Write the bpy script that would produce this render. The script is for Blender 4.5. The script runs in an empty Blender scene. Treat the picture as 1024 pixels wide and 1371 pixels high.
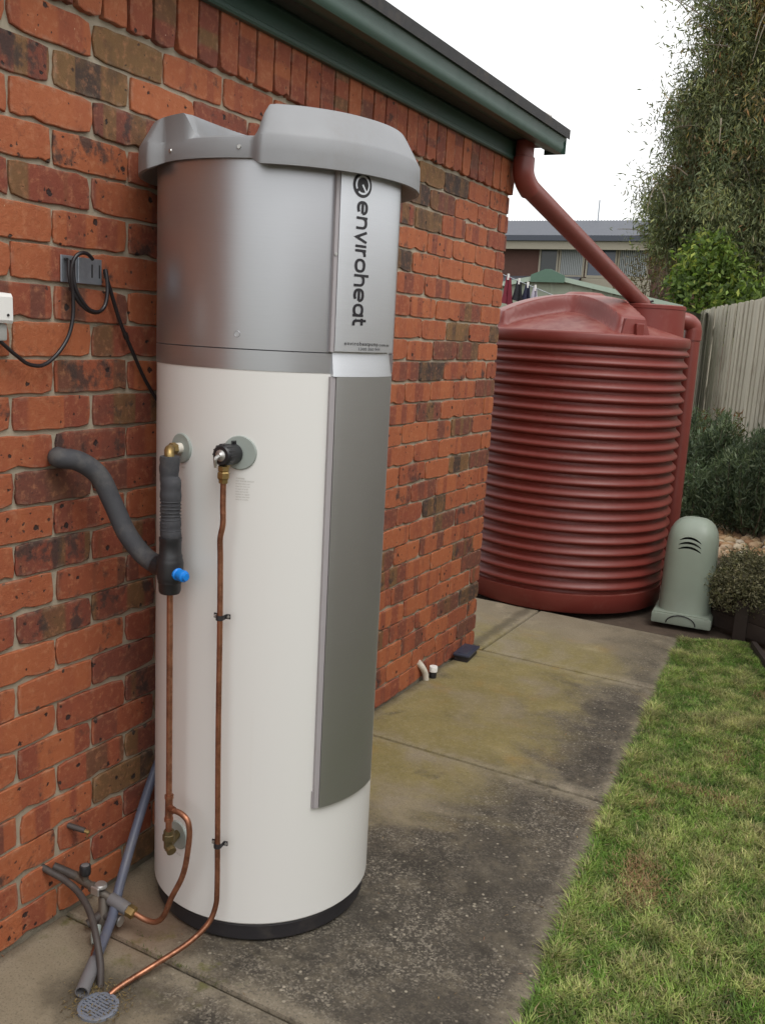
import bpy, bmesh, math, random
import numpy as np
from mathutils import Vector, Matrix
R = math.radians
random.seed(7); rng = np.random.default_rng(7)
S = bpy.context.scene
COL = S.collection

# ------------------------------------------------------------------ camera, sky, sun, exposure
cam = bpy.data.cameras.new('camera'); camo = bpy.data.objects.new('camera', cam); COL.objects.link(camo)
S.camera = camo
CP = Vector((1.74616, -4.32774, 1.56633)); yaw, pit, rol = 0.494322, -0.190157, 0.060115
fw = Vector((-math.sin(yaw)*math.cos(pit), math.cos(yaw)*math.cos(pit), math.sin(pit)))
r0 = Vector((math.cos(yaw), math.sin(yaw), 0)); u0 = r0.cross(fw)
rr = r0*math.cos(rol)+u0*math.sin(rol); uu = u0*math.cos(rol)-r0*math.sin(rol)
mw = Matrix((rr, uu, -fw)).transposed().to_4x4(); mw.translation = CP
camo.matrix_world = mw
cam.sensor_fit = 'HORIZONTAL'; cam.sensor_width = 36; cam.lens = 36*1246.06/1024
cam.clip_start = .05; cam.clip_end = 2000

W = bpy.data.worlds.new('World'); S.world = W; W.use_nodes = True
nt = W.node_tree; nt.nodes.clear()
SUN_EL, SUN_AZ = R(58), R(118)          # azimuth clockwise from +Y
sky = nt.nodes.new('ShaderNodeTexSky'); sky.sky_type = 'NISHITA'; sky.sun_disc = False
sky.sun_elevation = SUN_EL; sky.sun_rotation = SUN_AZ; sky.dust_density = 6; sky.air_density = 1.0; sky.ozone_density = 1
hs = nt.nodes.new('ShaderNodeHueSaturation'); hs.inputs['Saturation'].default_value = .10
mx = nt.nodes.new('ShaderNodeMix'); mx.data_type = 'RGBA'; mx.inputs[0].default_value = .72
mx.inputs[7].default_value = (11.2, 11.25, 11.3, 1)     # even cloud layer in front of the clear sky
bg = nt.nodes.new('ShaderNodeBackground'); bg.inputs[1].default_value = .11
wo = nt.nodes.new('ShaderNodeOutputWorld')
nt.links.new(sky.outputs[0], hs.inputs['Color']); nt.links.new(hs.outputs[0], mx.inputs[6])
nt.links.new(mx.outputs[2], bg.inputs[0]); nt.links.new(bg.outputs[0], wo.inputs[0])

sl = bpy.data.lights.new('sun', 'SUN'); sl.energy = .9; sl.angle = R(30); sl.color = (1, .975, .935)
so = bpy.data.objects.new('sun', sl); COL.objects.link(so)
sd = Vector((math.sin(SUN_AZ)*math.cos(SUN_EL), math.cos(SUN_AZ)*math.cos(SUN_EL), math.sin(SUN_EL)))
so.rotation_euler = sd.to_track_quat('Z', 'Y').to_euler()
S.render.engine = 'CYCLES'
S.view_settings.view_transform = 'Standard'; S.view_settings.look = 'None'
S.view_settings.gamma = 1; S.view_settings.use_curve_mapping = False
S.view_settings.exposure = .42
S.cycles.max_bounces = 8

# ------------------------------------------------------------------ helpers
def tag(o, label=None, cat=None, group=None, kind=None, category=None):
    cat = cat or category
    for k, v in (('label', label), ('category', cat), ('group', group), ('kind', kind)):
        if v: o[k] = v
    return o

def thing(name, label, cat, loc=(0, 0, 0), rot=None, group=None):
    o = bpy.data.objects.new(name, None); COL.objects.link(o); o.empty_display_size = .05
    o.location = loc
    if rot is not None: o.rotation_euler = rot
    return tag(o, label, cat, group)

def smooth(me, ang=None):
    me.polygons.foreach_set('use_smooth', [True]*len(me.polygons))
    if ang is not None:
        bm = bmesh.new(); bm.from_mesh(me)
        for e in bm.edges:
            if len(e.link_faces) == 2 and e.calc_face_angle(0) > R(ang): e.smooth = False
        bm.to_mesh(me); bm.free()

def wloc(o):
    l = Vector((0, 0, 0))
    while o is not None: l += o.location; o = o.parent
    return l

class MB:
    """collects verts/faces of one mesh object, in world coordinates (or local ones when raw)"""
    def __init__(s): s.v = []; s.f = []; s.uv = {}
    def add(s, v, f):
        b = len(s.v); s.v += [tuple(p) for p in v]; s.f += [tuple(i+b for i in q) for q in f]; return b
    def quad(s, a, b, c, d): s.add([a, b, c, d], [(0, 1, 2, 3)])
    def box(s, lo, hi, ch=0, M=None):
        x0, y0, z0 = lo; x1, y1, z1 = hi
        bm = bmesh.new(); bmesh.ops.create_cube(bm, size=1)
        for v in bm.verts:
            v.co = Vector(((x0+x1)/2+v.co.x*(x1-x0), (y0+y1)/2+v.co.y*(y1-y0), (z0+z1)/2+v.co.z*(z1-z0)))
        if ch: bmesh.ops.bevel(bm, geom=bm.edges[:], offset=ch, segments=2 if ch > .004 else 1, affect='EDGES', profile=.6)
        bm.verts.index_update()
        s.add([(M @ v.co if M else v.co) for v in bm.verts], [[v.index for v in f.verts] for f in bm.faces]); bm.free()
        return s
    def tube(s, pts, r, n=12, cap=True, cat=True, sub=6, flat=None):
        P = [Vector(p) for p in pts]; rad = list(r) if hasattr(r, '__len__') else [r]*len(P)
        if cat and len(P) > 2:
            Q, RR = [], []
            for i in range(len(P)-1):
                p0 = P[i-1] if i else P[0]*2-P[1]; p3 = P[i+2] if i+2 < len(P) else P[-1]*2-P[-2]
                p1, p2 = P[i], P[i+1]
                a = .5
                t0 = 0; t1 = t0+max((p1-p0).length, 1e-5)**a; t2 = t1+max((p2-p1).length, 1e-5)**a; t3 = t2+max((p3-p2).length, 1e-5)**a
                for k in range(sub):
                    t = t1+(t2-t1)*k/sub
                    A1 = p0*((t1-t)/(t1-t0))+p1*((t-t0)/(t1-t0)); A2 = p1*((t2-t)/(t2-t1))+p2*((t-t1)/(t2-t1)); A3 = p2*((t3-t)/(t3-t2))+p3*((t-t2)/(t3-t2))
                    B1 = A1*((t2-t)/(t2-t0))+A2*((t-t0)/(t2-t0)); B2 = A2*((t3-t)/(t3-t1))+A3*((t-t1)/(t3-t1))
                    Q.append(B1*((t2-t)/(t2-t1))+B2*((t-t1)/(t2-t1))); RR.append(rad[i]+(rad[i+1]-rad[i])*k/sub)
            Q.append(P[-1]); RR.append(rad[-1]); P, rad = Q, RR
        d = (P[1]-P[0]).normalized()
        x = d.orthogonal().normalized(); V = []; F = []
        m = len(P)
        for i in range(m):
            dd = ((P[i+1]-P[i]).normalized() if i < m-1 else (P[i]-P[i-1]).normalized())
            if 0 < i < m-1: dd = (dd+(P[i]-P[i-1]).normalized()).normalized()
            x = (x-dd*x.dot(dd)).normalized(); y = dd.cross(x)
            for k in range(n):
                a = 2*math.pi*k/n; V.append(P[i]+(x*math.cos(a)+y*math.sin(a))*rad[i])
        for i in range(m-1):
            for k in range(n):
                k2 = (k+1) % n; F.append((i*n+k, i*n+k2, (i+1)*n+k2, (i+1)*n+k))
        if cap: F.append(tuple(range(n-1, -1, -1))); F.append(tuple((m-1)*n+k for k in range(n)))
        s.add(V, F); return s
    def cyl(s, a, b, r, r2=None, n=20): return s.tube([a, b], [r, r if r2 is None else r2], n=n, cat=False)
    def lathe(s, prof, c=(0, 0, 0), n=48, a0=0, a1=360, ax=None):
        c = Vector(c); full = abs(a1-a0-360) < 1e-6; m = n if full else n+1
        B = Matrix.Identity(3) if ax is None else Vector(ax).normalized().to_track_quat('Z', 'Y').to_matrix()
        V = []; F = []
        for (r, z) in prof:
            for k in range(m):
                a = R(a0+(a1-a0)*k/n); V.append(c+B @ Vector((r*math.cos(a), r*math.sin(a), z)))
        for i in range(len(prof)-1):
            for k in range(n):
                k2 = (k+1) % m; F.append((i*m+k, i*m+k2, (i+1)*m+k2, (i+1)*m+k))
        s.add(V, F); return s
    def build(s, name, mat, parent=None, sm=None, raw=False, **kw):
        me = bpy.data.meshes.new(name)
        off = Vector((0, 0, 0)) if raw else wloc(parent)
        v = np.array(s.v, dtype=np.float64)-np.array(off)
        o = bpy.data.objects.new(name, me)
        if parent is None and not raw:
            c = np.array([(v[:, 0].min()+v[:, 0].max())/2, (v[:, 1].min()+v[:, 1].max())/2, v[:, 2].min()])
            v = v-c; o.location = c
        me.from_pydata(v.tolist(), [], s.f); me.update()
        if mat: me.materials.append(mat)
        COL.objects.link(o)
        if sm is not None: smooth(me, sm)
        if parent is not None: o.parent = parent
        return tag(o, **kw)

def np_mesh(name, verts, faces, mat, parent=None, cols=None, **kw):
    """big triangle / quad soups"""
    me = bpy.data.meshes.new(name); nv = len(verts); nf, k = faces.shape
    me.vertices.add(nv); me.vertices.foreach_set('co', verts.astype(np.float32).ravel())
    me.loops.add(nf*k); me.loops.foreach_set('vertex_index', faces.astype(np.int32).ravel())
    me.polygons.add(nf); me.polygons.foreach_set('loop_start', np.arange(0, nf*k, k, dtype=np.int32))
    if cols is not None:
        a = me.color_attributes.new('tint', 'FLOAT_COLOR', 'POINT')
        c4 = np.ones((nv, 4), np.float32); c4[:, :3] = cols; a.data.foreach_set('color', c4.ravel())
    me.update(calc_edges=True); me.materials.append(mat)
    o = bpy.data.objects.new(name, me); COL.objects.link(o)
    if parent is not None: o.parent = parent
    return tag(o, **kw)

# ------------------------------------------------------------------ node helpers
class NT:
    def __init__(s, name):
        s.m = bpy.data.materials.new(name); s.m.use_nodes = True; s.t = s.m.node_tree
        s.b = s.t.nodes['Principled BSDF']; s._pos = None
    def n(s, typ, **kw):
        nd = s.t.nodes.new(typ)
        for k, v in kw.items(): setattr(nd, k, v)
        return nd
    def put(s, sock, v):
        if v is None: return
        if hasattr(v, 'is_output') or isinstance(v, bpy.types.NodeSocket): s.t.links.new(v, sock)
        else:
            if sock.type == 'RGBA' and not hasattr(v, '__len__'): v = (v, v, v, 1)
            elif sock.type == 'RGBA' and len(v) == 3: v = (*v, 1)
            sock.default_value = v
    @property
    def pos(s):
        if s._pos is None: s._pos = s.n('ShaderNodeNewGeometry').outputs['Position']
        return s._pos
    def math(s, op, a, b=None, c=None, clamp=False):
        nd = s.n('ShaderNodeMath', operation=op); nd.use_clamp = clamp
        for i, v in enumerate((a, b, c)): s.put(nd.inputs[i], v)
        return nd.outputs[0]
    def mix(s, f, a, b, mode='MIX'):
        nd = s.n('ShaderNodeMix', data_type='RGBA', blend_type=mode); nd.clamp_factor = True
        s.put(nd.inputs[0], f); s.put(nd.inputs[6], a); s.put(nd.inputs[7], b); return nd.outputs[2]
    def noise(s, scale, detail=3, rough=.5, vec=None, dist=0, dim='3D', w=None):
        nd = s.n('ShaderNodeTexNoise', noise_dimensions=dim)
        if dim != '1D': s.put(nd.inputs['Vector'], vec if vec is not None else s.pos)
        if w is not None: s.put(nd.inputs['W'], w)
        nd.inputs['Scale'].default_value = scale; nd.inputs['Detail'].default_value = detail
        nd.inputs['Roughness'].default_value = rough; nd.inputs['Distortion'].default_value = dist
        return nd.outputs['Fac']
    def voro(s, scale, vec=None, feat='F1', out='Distance', rand=1):
        nd = s.n('ShaderNodeTexVoronoi', feature=feat); s.put(nd.inputs['Vector'], vec if vec is not None else s.pos)
        nd.inputs['Scale'].default_value = scale; nd.inputs['Randomness'].default_value = rand
        return nd.outputs[out]
    def ss(s, v, lo, hi):
        nd = s.n('ShaderNodeMapRange', interpolation_type='SMOOTHSTEP')
        s.put(nd.inputs[0], v); s.put(nd.inputs[1], lo); s.put(nd.inputs[2], hi); return nd.outputs[0]
    def mapv(s, scale=(1, 1, 1), loc=(0, 0, 0), vec=None):
        nd = s.n('ShaderNodeMapping'); s.put(nd.inputs[0], vec if vec is not None else s.pos)
        nd.inputs['Scale'].default_value = scale; nd.inputs['Location'].default_value = loc; return nd.outputs[0]
    def xyz(s, v=None):
        nd = s.n('ShaderNodeSeparateXYZ'); s.put(nd.inputs[0], v if v is not None else s.pos); return nd.outputs
    def ramp(s, v, stops, interp='LINEAR'):
        nd = s.n('ShaderNodeValToRGB'); s.put(nd.inputs[0], v); cr = nd.color_ramp; cr.interpolation = interp
        while len(cr.elements) < len(stops): cr.elements.new(.5)
        for e, (p, c) in zip(cr.elements, stops): e.position = p; e.color = (*c, 1) if len(c) == 3 else c
        return nd.outputs[0]
    def bump(s, h, strength=.4, dist=.002, prev=None):
        nd = s.n('ShaderNodeBump'); s.put(nd.inputs['Height'], h); nd.inputs['Strength'].default_value = strength
        nd.inputs['Distance'].default_value = dist
        if prev is not None: s.put(nd.inputs['Normal'], prev)
        return nd.outputs[0]
    def out(s, color=None, rough=None, metal=None, normal=None, spec=None, **kw):
        for k, v in (('Base Color', color), ('Roughness', rough), ('Metallic', metal), ('Normal', normal), ('Specular IOR Level', spec)):
            if v is not None: s.put(s.b.inputs[k], v)
        for k, v in kw.items(): s.put(s.b.inputs[k], v)
        return s.m

def simple(name, col, rough=.5, metal=0, var=.12, vs=18, bump=.0, bs=120, spec=None, dirt=0, dirtc=(.12, .09, .06)):
    """one plain material with a little mottling, wear and relief"""
    t = NT(name); nz = t.noise(vs, 4, .6)
    c = t.mix(nz, tuple(x*(1-var) for x in col), tuple(min(1, x*(1+var)) for x in col))
    if dirt:
        d = t.math('MULTIPLY', t.ss(t.noise(vs*.7, 5, .65, vec=t.mapv(loc=(3, 7, 1))), .48, .72), dirt); c = t.mix(d, c, dirtc)
    rg = t.math('MULTIPLY_ADD', t.noise(vs*2.5, 3), .16, rough-.08)
    nm = t.bump(t.noise(bs, 4, .6), bump, .002) if bump else None
    return t.out(c, rg, metal, nm, spec)

# ------------------------------------------------------------------ materials
def brick_mat(name, stuff=False):
    t = NT(name)
    if stuff:
        a = t.n('ShaderNodeAttribute', attribute_name='tint'); ctl = a.outputs['Color']
    else: ctl = t.n('ShaderNodeObjectInfo').outputs['Color']
    sc = t.n('ShaderNodeSeparateColor'); t.put(sc.inputs[0], ctl); tone, seed, dark = sc.outputs
    uvn = t.n('ShaderNodeUVMap'); uvn.uv_map = 'UVMap'; u, v, _ = t.xyz(uvn.outputs[0])
    w = t.math('MULTIPLY_ADD', seed, 91.7, t.math('MULTIPLY', u, 2.0))
    band = t.noise(1.3, 0, 0, dim='1D', w=w)
    bandm = t.ss(band, .50, .56)
    soft = t.noise(11, 4, .6)
    tt = t.math('ADD', tone, t.math('MULTIPLY_ADD', soft, .30, -.15))
    stops = [(0, (.385, .116, .046)), (.25, (.315, .088, .039)), (.45, (.225, .058, .034)), (.62, (.135, .050, .035)),
             (.75, (.155, .080, .036)), (.88, (.19, .103, .042)), (1, (.055, .036, .030))]
    c1 = t.ramp(tt, stops)
    c2 = t.ramp(t.math('ADD', tt, t.math('MULTIPLY_ADD', seed, .46, -.08)), stops)
    c = t.mix(t.math('MULTIPLY', bandm, .92), c1, c2)
    c = t.mix(t.ss(t.noise(46, 5, .7), .48, .75), c, t.mix(.5, c, (.50, .22, .11)))       # sandy pale scuffs
    c = t.mix(t.math('MULTIPLY', t.ss(t.noise(24, 4, .7, vec=t.mapv(loc=(5, 1, 2))), .56, .74), .55), c, (.11, .045, .03))
    # darker fired patches
    pt = t.ss(t.math('ADD', t.noise(14, 5, .65, vec=t.mapv(loc=(9, 4, 4))), t.math('MULTIPLY', dark, .38)), .66, .80)
    c = t.mix(t.math('MULTIPLY', pt, .85), c, (.045, .033, .03))
    # iron spots, big and small, and pale grit
    wob = t.n('ShaderNodeVectorMath', operation='ADD')
    t.put(wob.inputs[0], t.pos)
    nv = t.n('ShaderNodeTexNoise'); t.put(nv.inputs['Vector'], t.pos); nv.inputs['Scale'].default_value = 120
    sv = t.n('ShaderNodeVectorMath', operation='SCALE'); t.put(sv.inputs[0], nv.outputs['Color']); sv.inputs['Scale'].default_value = .012
    t.put(wob.inputs[1], sv.outputs[0]); wp = wob.outputs[0]
    def spots(scale, prob, rad):
        nd = t.n('ShaderNodeTexVoronoi'); t.put(nd.inputs['Vector'], wp); nd.inputs['Scale'].default_value = scale
        cs = t.n('ShaderNodeSeparateColor'); t.put(cs.inputs[0], nd.outputs['Color'])
        keep = t.math('LESS_THAN', cs.outputs[0], t.math('MULTIPLY', t.ss(t.noise(4.2, 2, .5, vec=t.mapv(loc=(scale, 2, 5))), .32, .70), prob*2.1))
        rd = t.math('MULTIPLY_ADD', cs.outputs[1], rad, rad*.45)
        return t.math('MULTIPLY', keep, t.math('SUBTRACT', 1, t.ss(nd.outputs['Distance'], t.math('MULTIPLY', rd, .7), rd)))
    s1 = spots(21, .30, .135); s2 = spots(52, .22, .17); s3 = spots(95, .12, .18)
    c = t.mix(t.math('MULTIPLY', s1, .93), c, (.022, .017, .017))
    c = t.mix(t.math('MULTIPLY', s2, .85), c, (.04, .025, .022))
    c = t.mix(t.math('MULTIPLY', s3, .65), c, (.62, .45, .30))
    # lime bloom near the brick's edges
    ed = t.math('MINIMUM', t.math('MINIMUM', t.math('MULTIPLY', u, 3), t.math('MULTIPLY', t.math('SUBTRACT', 1, u), 3)), t.math('MINIMUM', v, t.math('SUBTRACT', 1, v)))
    em = t.math('MULTIPLY', t.math('SUBTRACT', 1, t.ss(ed, .02, .16)), t.ss(t.noise(30, 4, .65), .45, .65))
    c = t.mix(t.math('MULTIPLY', em, .22), c, (.43, .33, .24))
    h = t.math('ADD', t.math('ADD', t.noise(55, 7, .75), t.math('MULTIPLY', t.noise(260, 3, .7), .5)), t.math('MULTIPLY', s1, -1.2)); h = t.math('ADD', h, t.math('MULTIPLY', s2, -.5))
    nm = t.bump(h, .75, .0042)
    return t.out(c, t.math('MULTIPLY_ADD', soft, .2, .68), 0, nm, .35)

def mortar_mat():
    t = NT('mortar')
    c = t.mix(t.noise(25, 5, .65), (.31, .265, .195), (.46, .40, .31))
    c = t.mix(t.math('MULTIPLY', t.ss(t.noise(9, 4, .6), .5, .75), .4), c, (.16, .12, .085))
    z = t.xyz()[2]
    c = t.mix(t.math('MULTIPLY', t.math('SUBTRACT', 1, t.ss(z, .0, .22)), .45), c, (.10, .085, .055))     # darker towards the ground
    return t.out(c, .9, 0, t.bump(t.noise(130, 5, .7), .8, .004), .2)

def concrete_mat():
    t = NT('weathered_concrete'); x, y, z = t.xyz()
    n1 = t.noise(2.2, 5, .6, dist=.6); n2 = t.noise(8, 6, .65); n3 = t.noise(45, 4, .7)
    base = t.mix(n2, (.185, .15, .10), (.285, .24, .17))
    base = t.mix(t.math('MULTIPLY', t.ss(n1, .50, .66), t.ss(y, -2.1, -1.6)), base, (.40, .335, .235))
    # mossy yellow-green film, strongest beside the wall
    my = t.math('MULTIPLY', t.ss(y, -2.15, -1.45), t.math('SUBTRACT', 1, t.ss(y, .1, .75)))
    wob_ = t.math('MULTIPLY_ADD', t.noise(2.6, 5, .62, vec=t.mapv(loc=(7, 2, 0)), dist=.8), .9, -.45)
    xw = t.math('ADD', x, wob_)
    mm = t.math('MULTIPLY', t.ss(t.math('ADD', t.math('MULTIPLY', n1, 1.5), t.math('MULTIPLY', my, .22)), .66, .98), t.math('MULTIPLY', my, t.math('SUBTRACT', 1, t.ss(xw, .55, .95))))
    c = t.mix(t.math('MULTIPLY', mm, .74), base, t.mix(n2, (.125, .105, .024), (.27, .215, .06)))
    c = t.mix(t.math('MULTIPLY', t.math('MULTIPLY', t.ss(n3, .45, .7), my), .35), c, (.33, .28, .17))
    rust = t.math('MULTIPLY', t.ss(t.noise(3.4, 4, .6, vec=t.mapv(loc=(1.5, .3, 0))), .55, .72), my)
    c = t.mix(t.math('MULTIPLY', rust, .55), c, (.27, .165, .045))
    # black lichen towards the lawn and everywhere round the heater
    xb = t.math('MULTIPLY_ADD', t.ss(y, -2.0, -1.55), .36, .16)
    lx = t.ss(xw, t.math('SUBTRACT', xb, .06), t.math('ADD', xb, .38))
    lx = t.math('MAXIMUM', lx, t.math('MULTIPLY', t.ss(t.noise(3.1, 5, .65, vec=t.mapv(loc=(3, 1, 6)), dist=.6), .56, .70), .7))
    corner = t.math('MULTIPLY', t.math('SUBTRACT', 1, t.ss(t.math('ADD', y, t.math('MULTIPLY', wob_, .15)), -2.86, -2.66)), t.math('SUBTRACT', 1, t.ss(xw, .22, .50)))
    lic = t.math('MULTIPLY', t.math('MULTIPLY', lx, t.math('MULTIPLY_ADD', t.ss(y, -.5, .3), -.35, 1)), t.math('MULTIPLY_ADD', corner, -.9, 1))
    lic = t.math('MULTIPLY', lic, t.math('MULTIPLY_ADD', t.ss(t.math('ADD', n2, t.math('MULTIPLY', n3, .5)), .48, .80), .45, .55))
    # rim of every slab stays paler
    edge = t.n('ShaderNodeAttribute', attribute_name='rim').outputs['Fac']
    rim = t.math('MULTIPLY', edge, t.ss(t.noise(16, 5, .65), .34, .58))
    lic = t.math('MULTIPLY', lic, t.math('MULTIPLY_ADD', rim, -.6, 1))
    c = t.mix(t.math('MULTIPLY', lic, .93), c, t.mix(n3, (.022, .019, .016), (.070, .061, .050)))
    c = t.mix(t.math('MULTIPLY', rim, .35), c, (.27, .235, .18))
    vg = t.n('ShaderNodeTexVoronoi'); t.put(vg.inputs['Vector'], t.pos); vg.inputs['Scale'].default_value = 185
    cg = t.n('ShaderNodeSeparateColor'); t.put(cg.inputs[0], vg.outputs['Color'])
    gr_ = t.math('MULTIPLY', t.ss(t.math('MULTIPLY_ADD', t.noise(30, 4, .7, vec=t.mapv(loc=(2, 8, 3))), .9, t.math('MULTIPLY', cg.outputs[0], .55)), .66, 1.0), t.math('MULTIPLY_ADD', lic, .75, .12))
    gr_ = t.math('MULTIPLY', gr_, t.math('MULTIPLY_ADD', t.ss(t.noise(3.6, 4, .6, vec=t.mapv(loc=(8, 3, 1)), dist=.5), .36, .62), .8, .25))
    c = t.mix(t.math('MULTIPLY', gr_, .8), c, t.mix(cg.outputs[1], (.15, .13, .105), (.34, .30, .235)))
    c = t.mix(t.math('MULTIPLY', t.ss(t.noise(95, 5, .75, vec=t.mapv(loc=(1, 2, 3))), .50, .66), t.math('MULTIPLY_ADD', lic, .5, .2)), c, (.035, .03, .026))
    c = t.mix(t.math('MULTIPLY', t.math('MULTIPLY', t.ss(t.noise(4.4, 5, .65, vec=t.mapv(loc=(6, 6, 2)), dist=.7), .50, .66), lic), .6), c, (.028, .024, .019))
    c = t.mix(t.math('MULTIPLY', t.math('MULTIPLY', t.ss(t.noise(5.2, 5, .65, vec=t.mapv(loc=(1, 9, 2)), dist=.7), .54, .70), lic), .45), c, (.17, .145, .105))
    # speckle: fine dark grit and pale stones of the exposed aggregate
    c = t.mix(t.math('MULTIPLY', t.ss(t.noise(190, 3, .7), .54, .68), .55), c, (.045, .04, .035))
    vn = t.n('ShaderNodeTexVoronoi'); t.put(vn.inputs['Vector'], t.pos); vn.inputs['Scale'].default_value = 75
    cs = t.n('ShaderNodeSeparateColor'); t.put(cs.inputs[0], vn.outputs['Color'])
    st = t.math('MULTIPLY', t.math('LESS_THAN', cs.outputs[0], t.math('MULTIPLY_ADD', t.noise(4, 3), .60, -.05)), t.math('SUBTRACT', 1, t.ss(vn.outputs['Distance'], t.math('MULTIPLY', cs.outputs[2], .25), t.math('MULTIPLY_ADD', cs.outputs[2], .35, .10))))
    st = t.math('MULTIPLY', st, t.math('MULTIPLY_ADD', lic, .42, .06))
    c = t.mix(st, c, t.mix(cs.outputs[1], (.24, .20, .15), (.55, .49, .38)))
    # green growth at joints near the heater's foot
    gm = t.math('MULTIPLY', t.ss(t.noise(9, 5, .65, vec=t.mapv(loc=(4, 4, 0))), .54, .66), t.math('MULTIPLY', t.math('SUBTRACT', 1, t.ss(t.math('ABSOLUTE', t.math('ADD', y, 2.72)), .04, .17)), t.math('SUBTRACT', 1, t.ss(x, .45, .62))))
    c = t.mix(t.math('MULTIPLY', gm, .8), c, (.10, .10, .025))
    dr_ = t.math('SQRT', t.math('ADD', t.math('POWER', t.math('ADD', x, -.30), 2), t.math('POWER', t.math('ADD', y, 2.92), 2)))
    dst = t.math('MULTIPLY', t.math('SUBTRACT', 1, t.ss(t.math('ADD', dr_, t.math('MULTIPLY_ADD', n2, .16, -.08)), .05, .15)), .75)
    c = t.mix(dst, c, (.055, .045, .032))
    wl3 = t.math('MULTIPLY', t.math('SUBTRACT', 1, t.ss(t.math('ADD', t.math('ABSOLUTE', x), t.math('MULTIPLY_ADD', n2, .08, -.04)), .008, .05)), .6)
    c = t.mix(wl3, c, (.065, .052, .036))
    wet = t.math('MULTIPLY', t.math('SUBTRACT', 1, t.ss(t.math('ABSOLUTE', t.math('ADD', x, -.2)), .03, .22)), t.math('SUBTRACT', 1, t.ss(t.math('ABSOLUTE', t.math('ADD', y, 2.66)), .03, .2)))
    c = t.mix(t.math('MULTIPLY', wet, .55), c, (.16, .085, .055))
    h = t.math('ADD', t.math('MULTIPLY', n3, .6), t.math('MULTIPLY', st, .5)); h = t.math('ADD', h, t.noise(220, 3, .7))
    return t.out(c, t.math('MULTIPLY_ADD', n2, .25, .68), 0, t.bump(h, .5, .003), .25)

def leaf_mat(name, trans=.35, rough=.55):
    t = NT(name); c = t.n('ShaderNodeAttribute', attribute_name='tint').outputs['Color']
    t.out(c, rough, 0, None, .35)
    tr = t.n('ShaderNodeBsdfTranslucent'); t.put(tr.inputs[0], t.mix(.5, c, t.mix(1, c, (1.1, 1.25, .5), 'MULTIPLY')))
    ms = t.n('ShaderNodeMixShader'); ms.inputs[0].default_value = trans
    o = t.t.nodes['Material Output']; t.t.links.new(t.b.outputs[0], ms.inputs[1]); t.t.links.new(tr.outputs[0], ms.inputs[2]); t.t.links.new(ms.outputs[0], o.inputs[0])
    return t.m

def copper_mat():
    t = NT('weathered_copper'); n = t.noise(22, 5, .65); n2 = t.noise(90, 3)
    c = t.mix(t.ss(n, .35, .65), (.42, .19, .11), (.22, .095, .055))
    c = t.mix(t.math('MULTIPLY', t.ss(n2, .55, .7), .4), c, (.55, .29, .19))
    return t.out(c, t.math('MULTIPLY_ADD', n, .3, .30), .85)

def silver_mat(name, col, rough, coat=0):
    t = NT(name); br = t.noise(1, 4, .6, vec=t.mapv((14, 14, 700)))
    n = t.noise(6, 3)
    c = t.mix(br, tuple(x*.93 for x in col), tuple(x*1.05 for x in col))
    return t.out(c, t.math('ADD', t.math('MULTIPLY_ADD', br, .10, rough-.05), t.math('MULTIPLY', n, .05)), .92)

def redpoly_mat():
    t = NT('red_poly'); n = t.noise(5, 4, .6); z = t.xyz()[2]
    c = t.mix(n, (.165, .028, .021), (.200, .036, .028))
    c = t.mix(t.math('MULTIPLY', t.ss(t.noise(14, 5, .7), .5, .75), .25), c, (.25, .11, .085))
    nm = t.n('ShaderNodeNewGeometry').outputs['Normal']; up = t.xyz(nm)[2]
    c = t.mix(t.math('MULTIPLY', t.math('MULTIPLY', t.ss(up, .74, .96), t.ss(t.noise(20, 4, .6), .3, .7)), .45), c, (.31, .15, .12))   # dust settled on ledges
    return t.out(c, t.math('MULTIPLY_ADD', n, .14, .36), 0, t.bump(t.noise(220, 2), .06, .001), .45)

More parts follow.
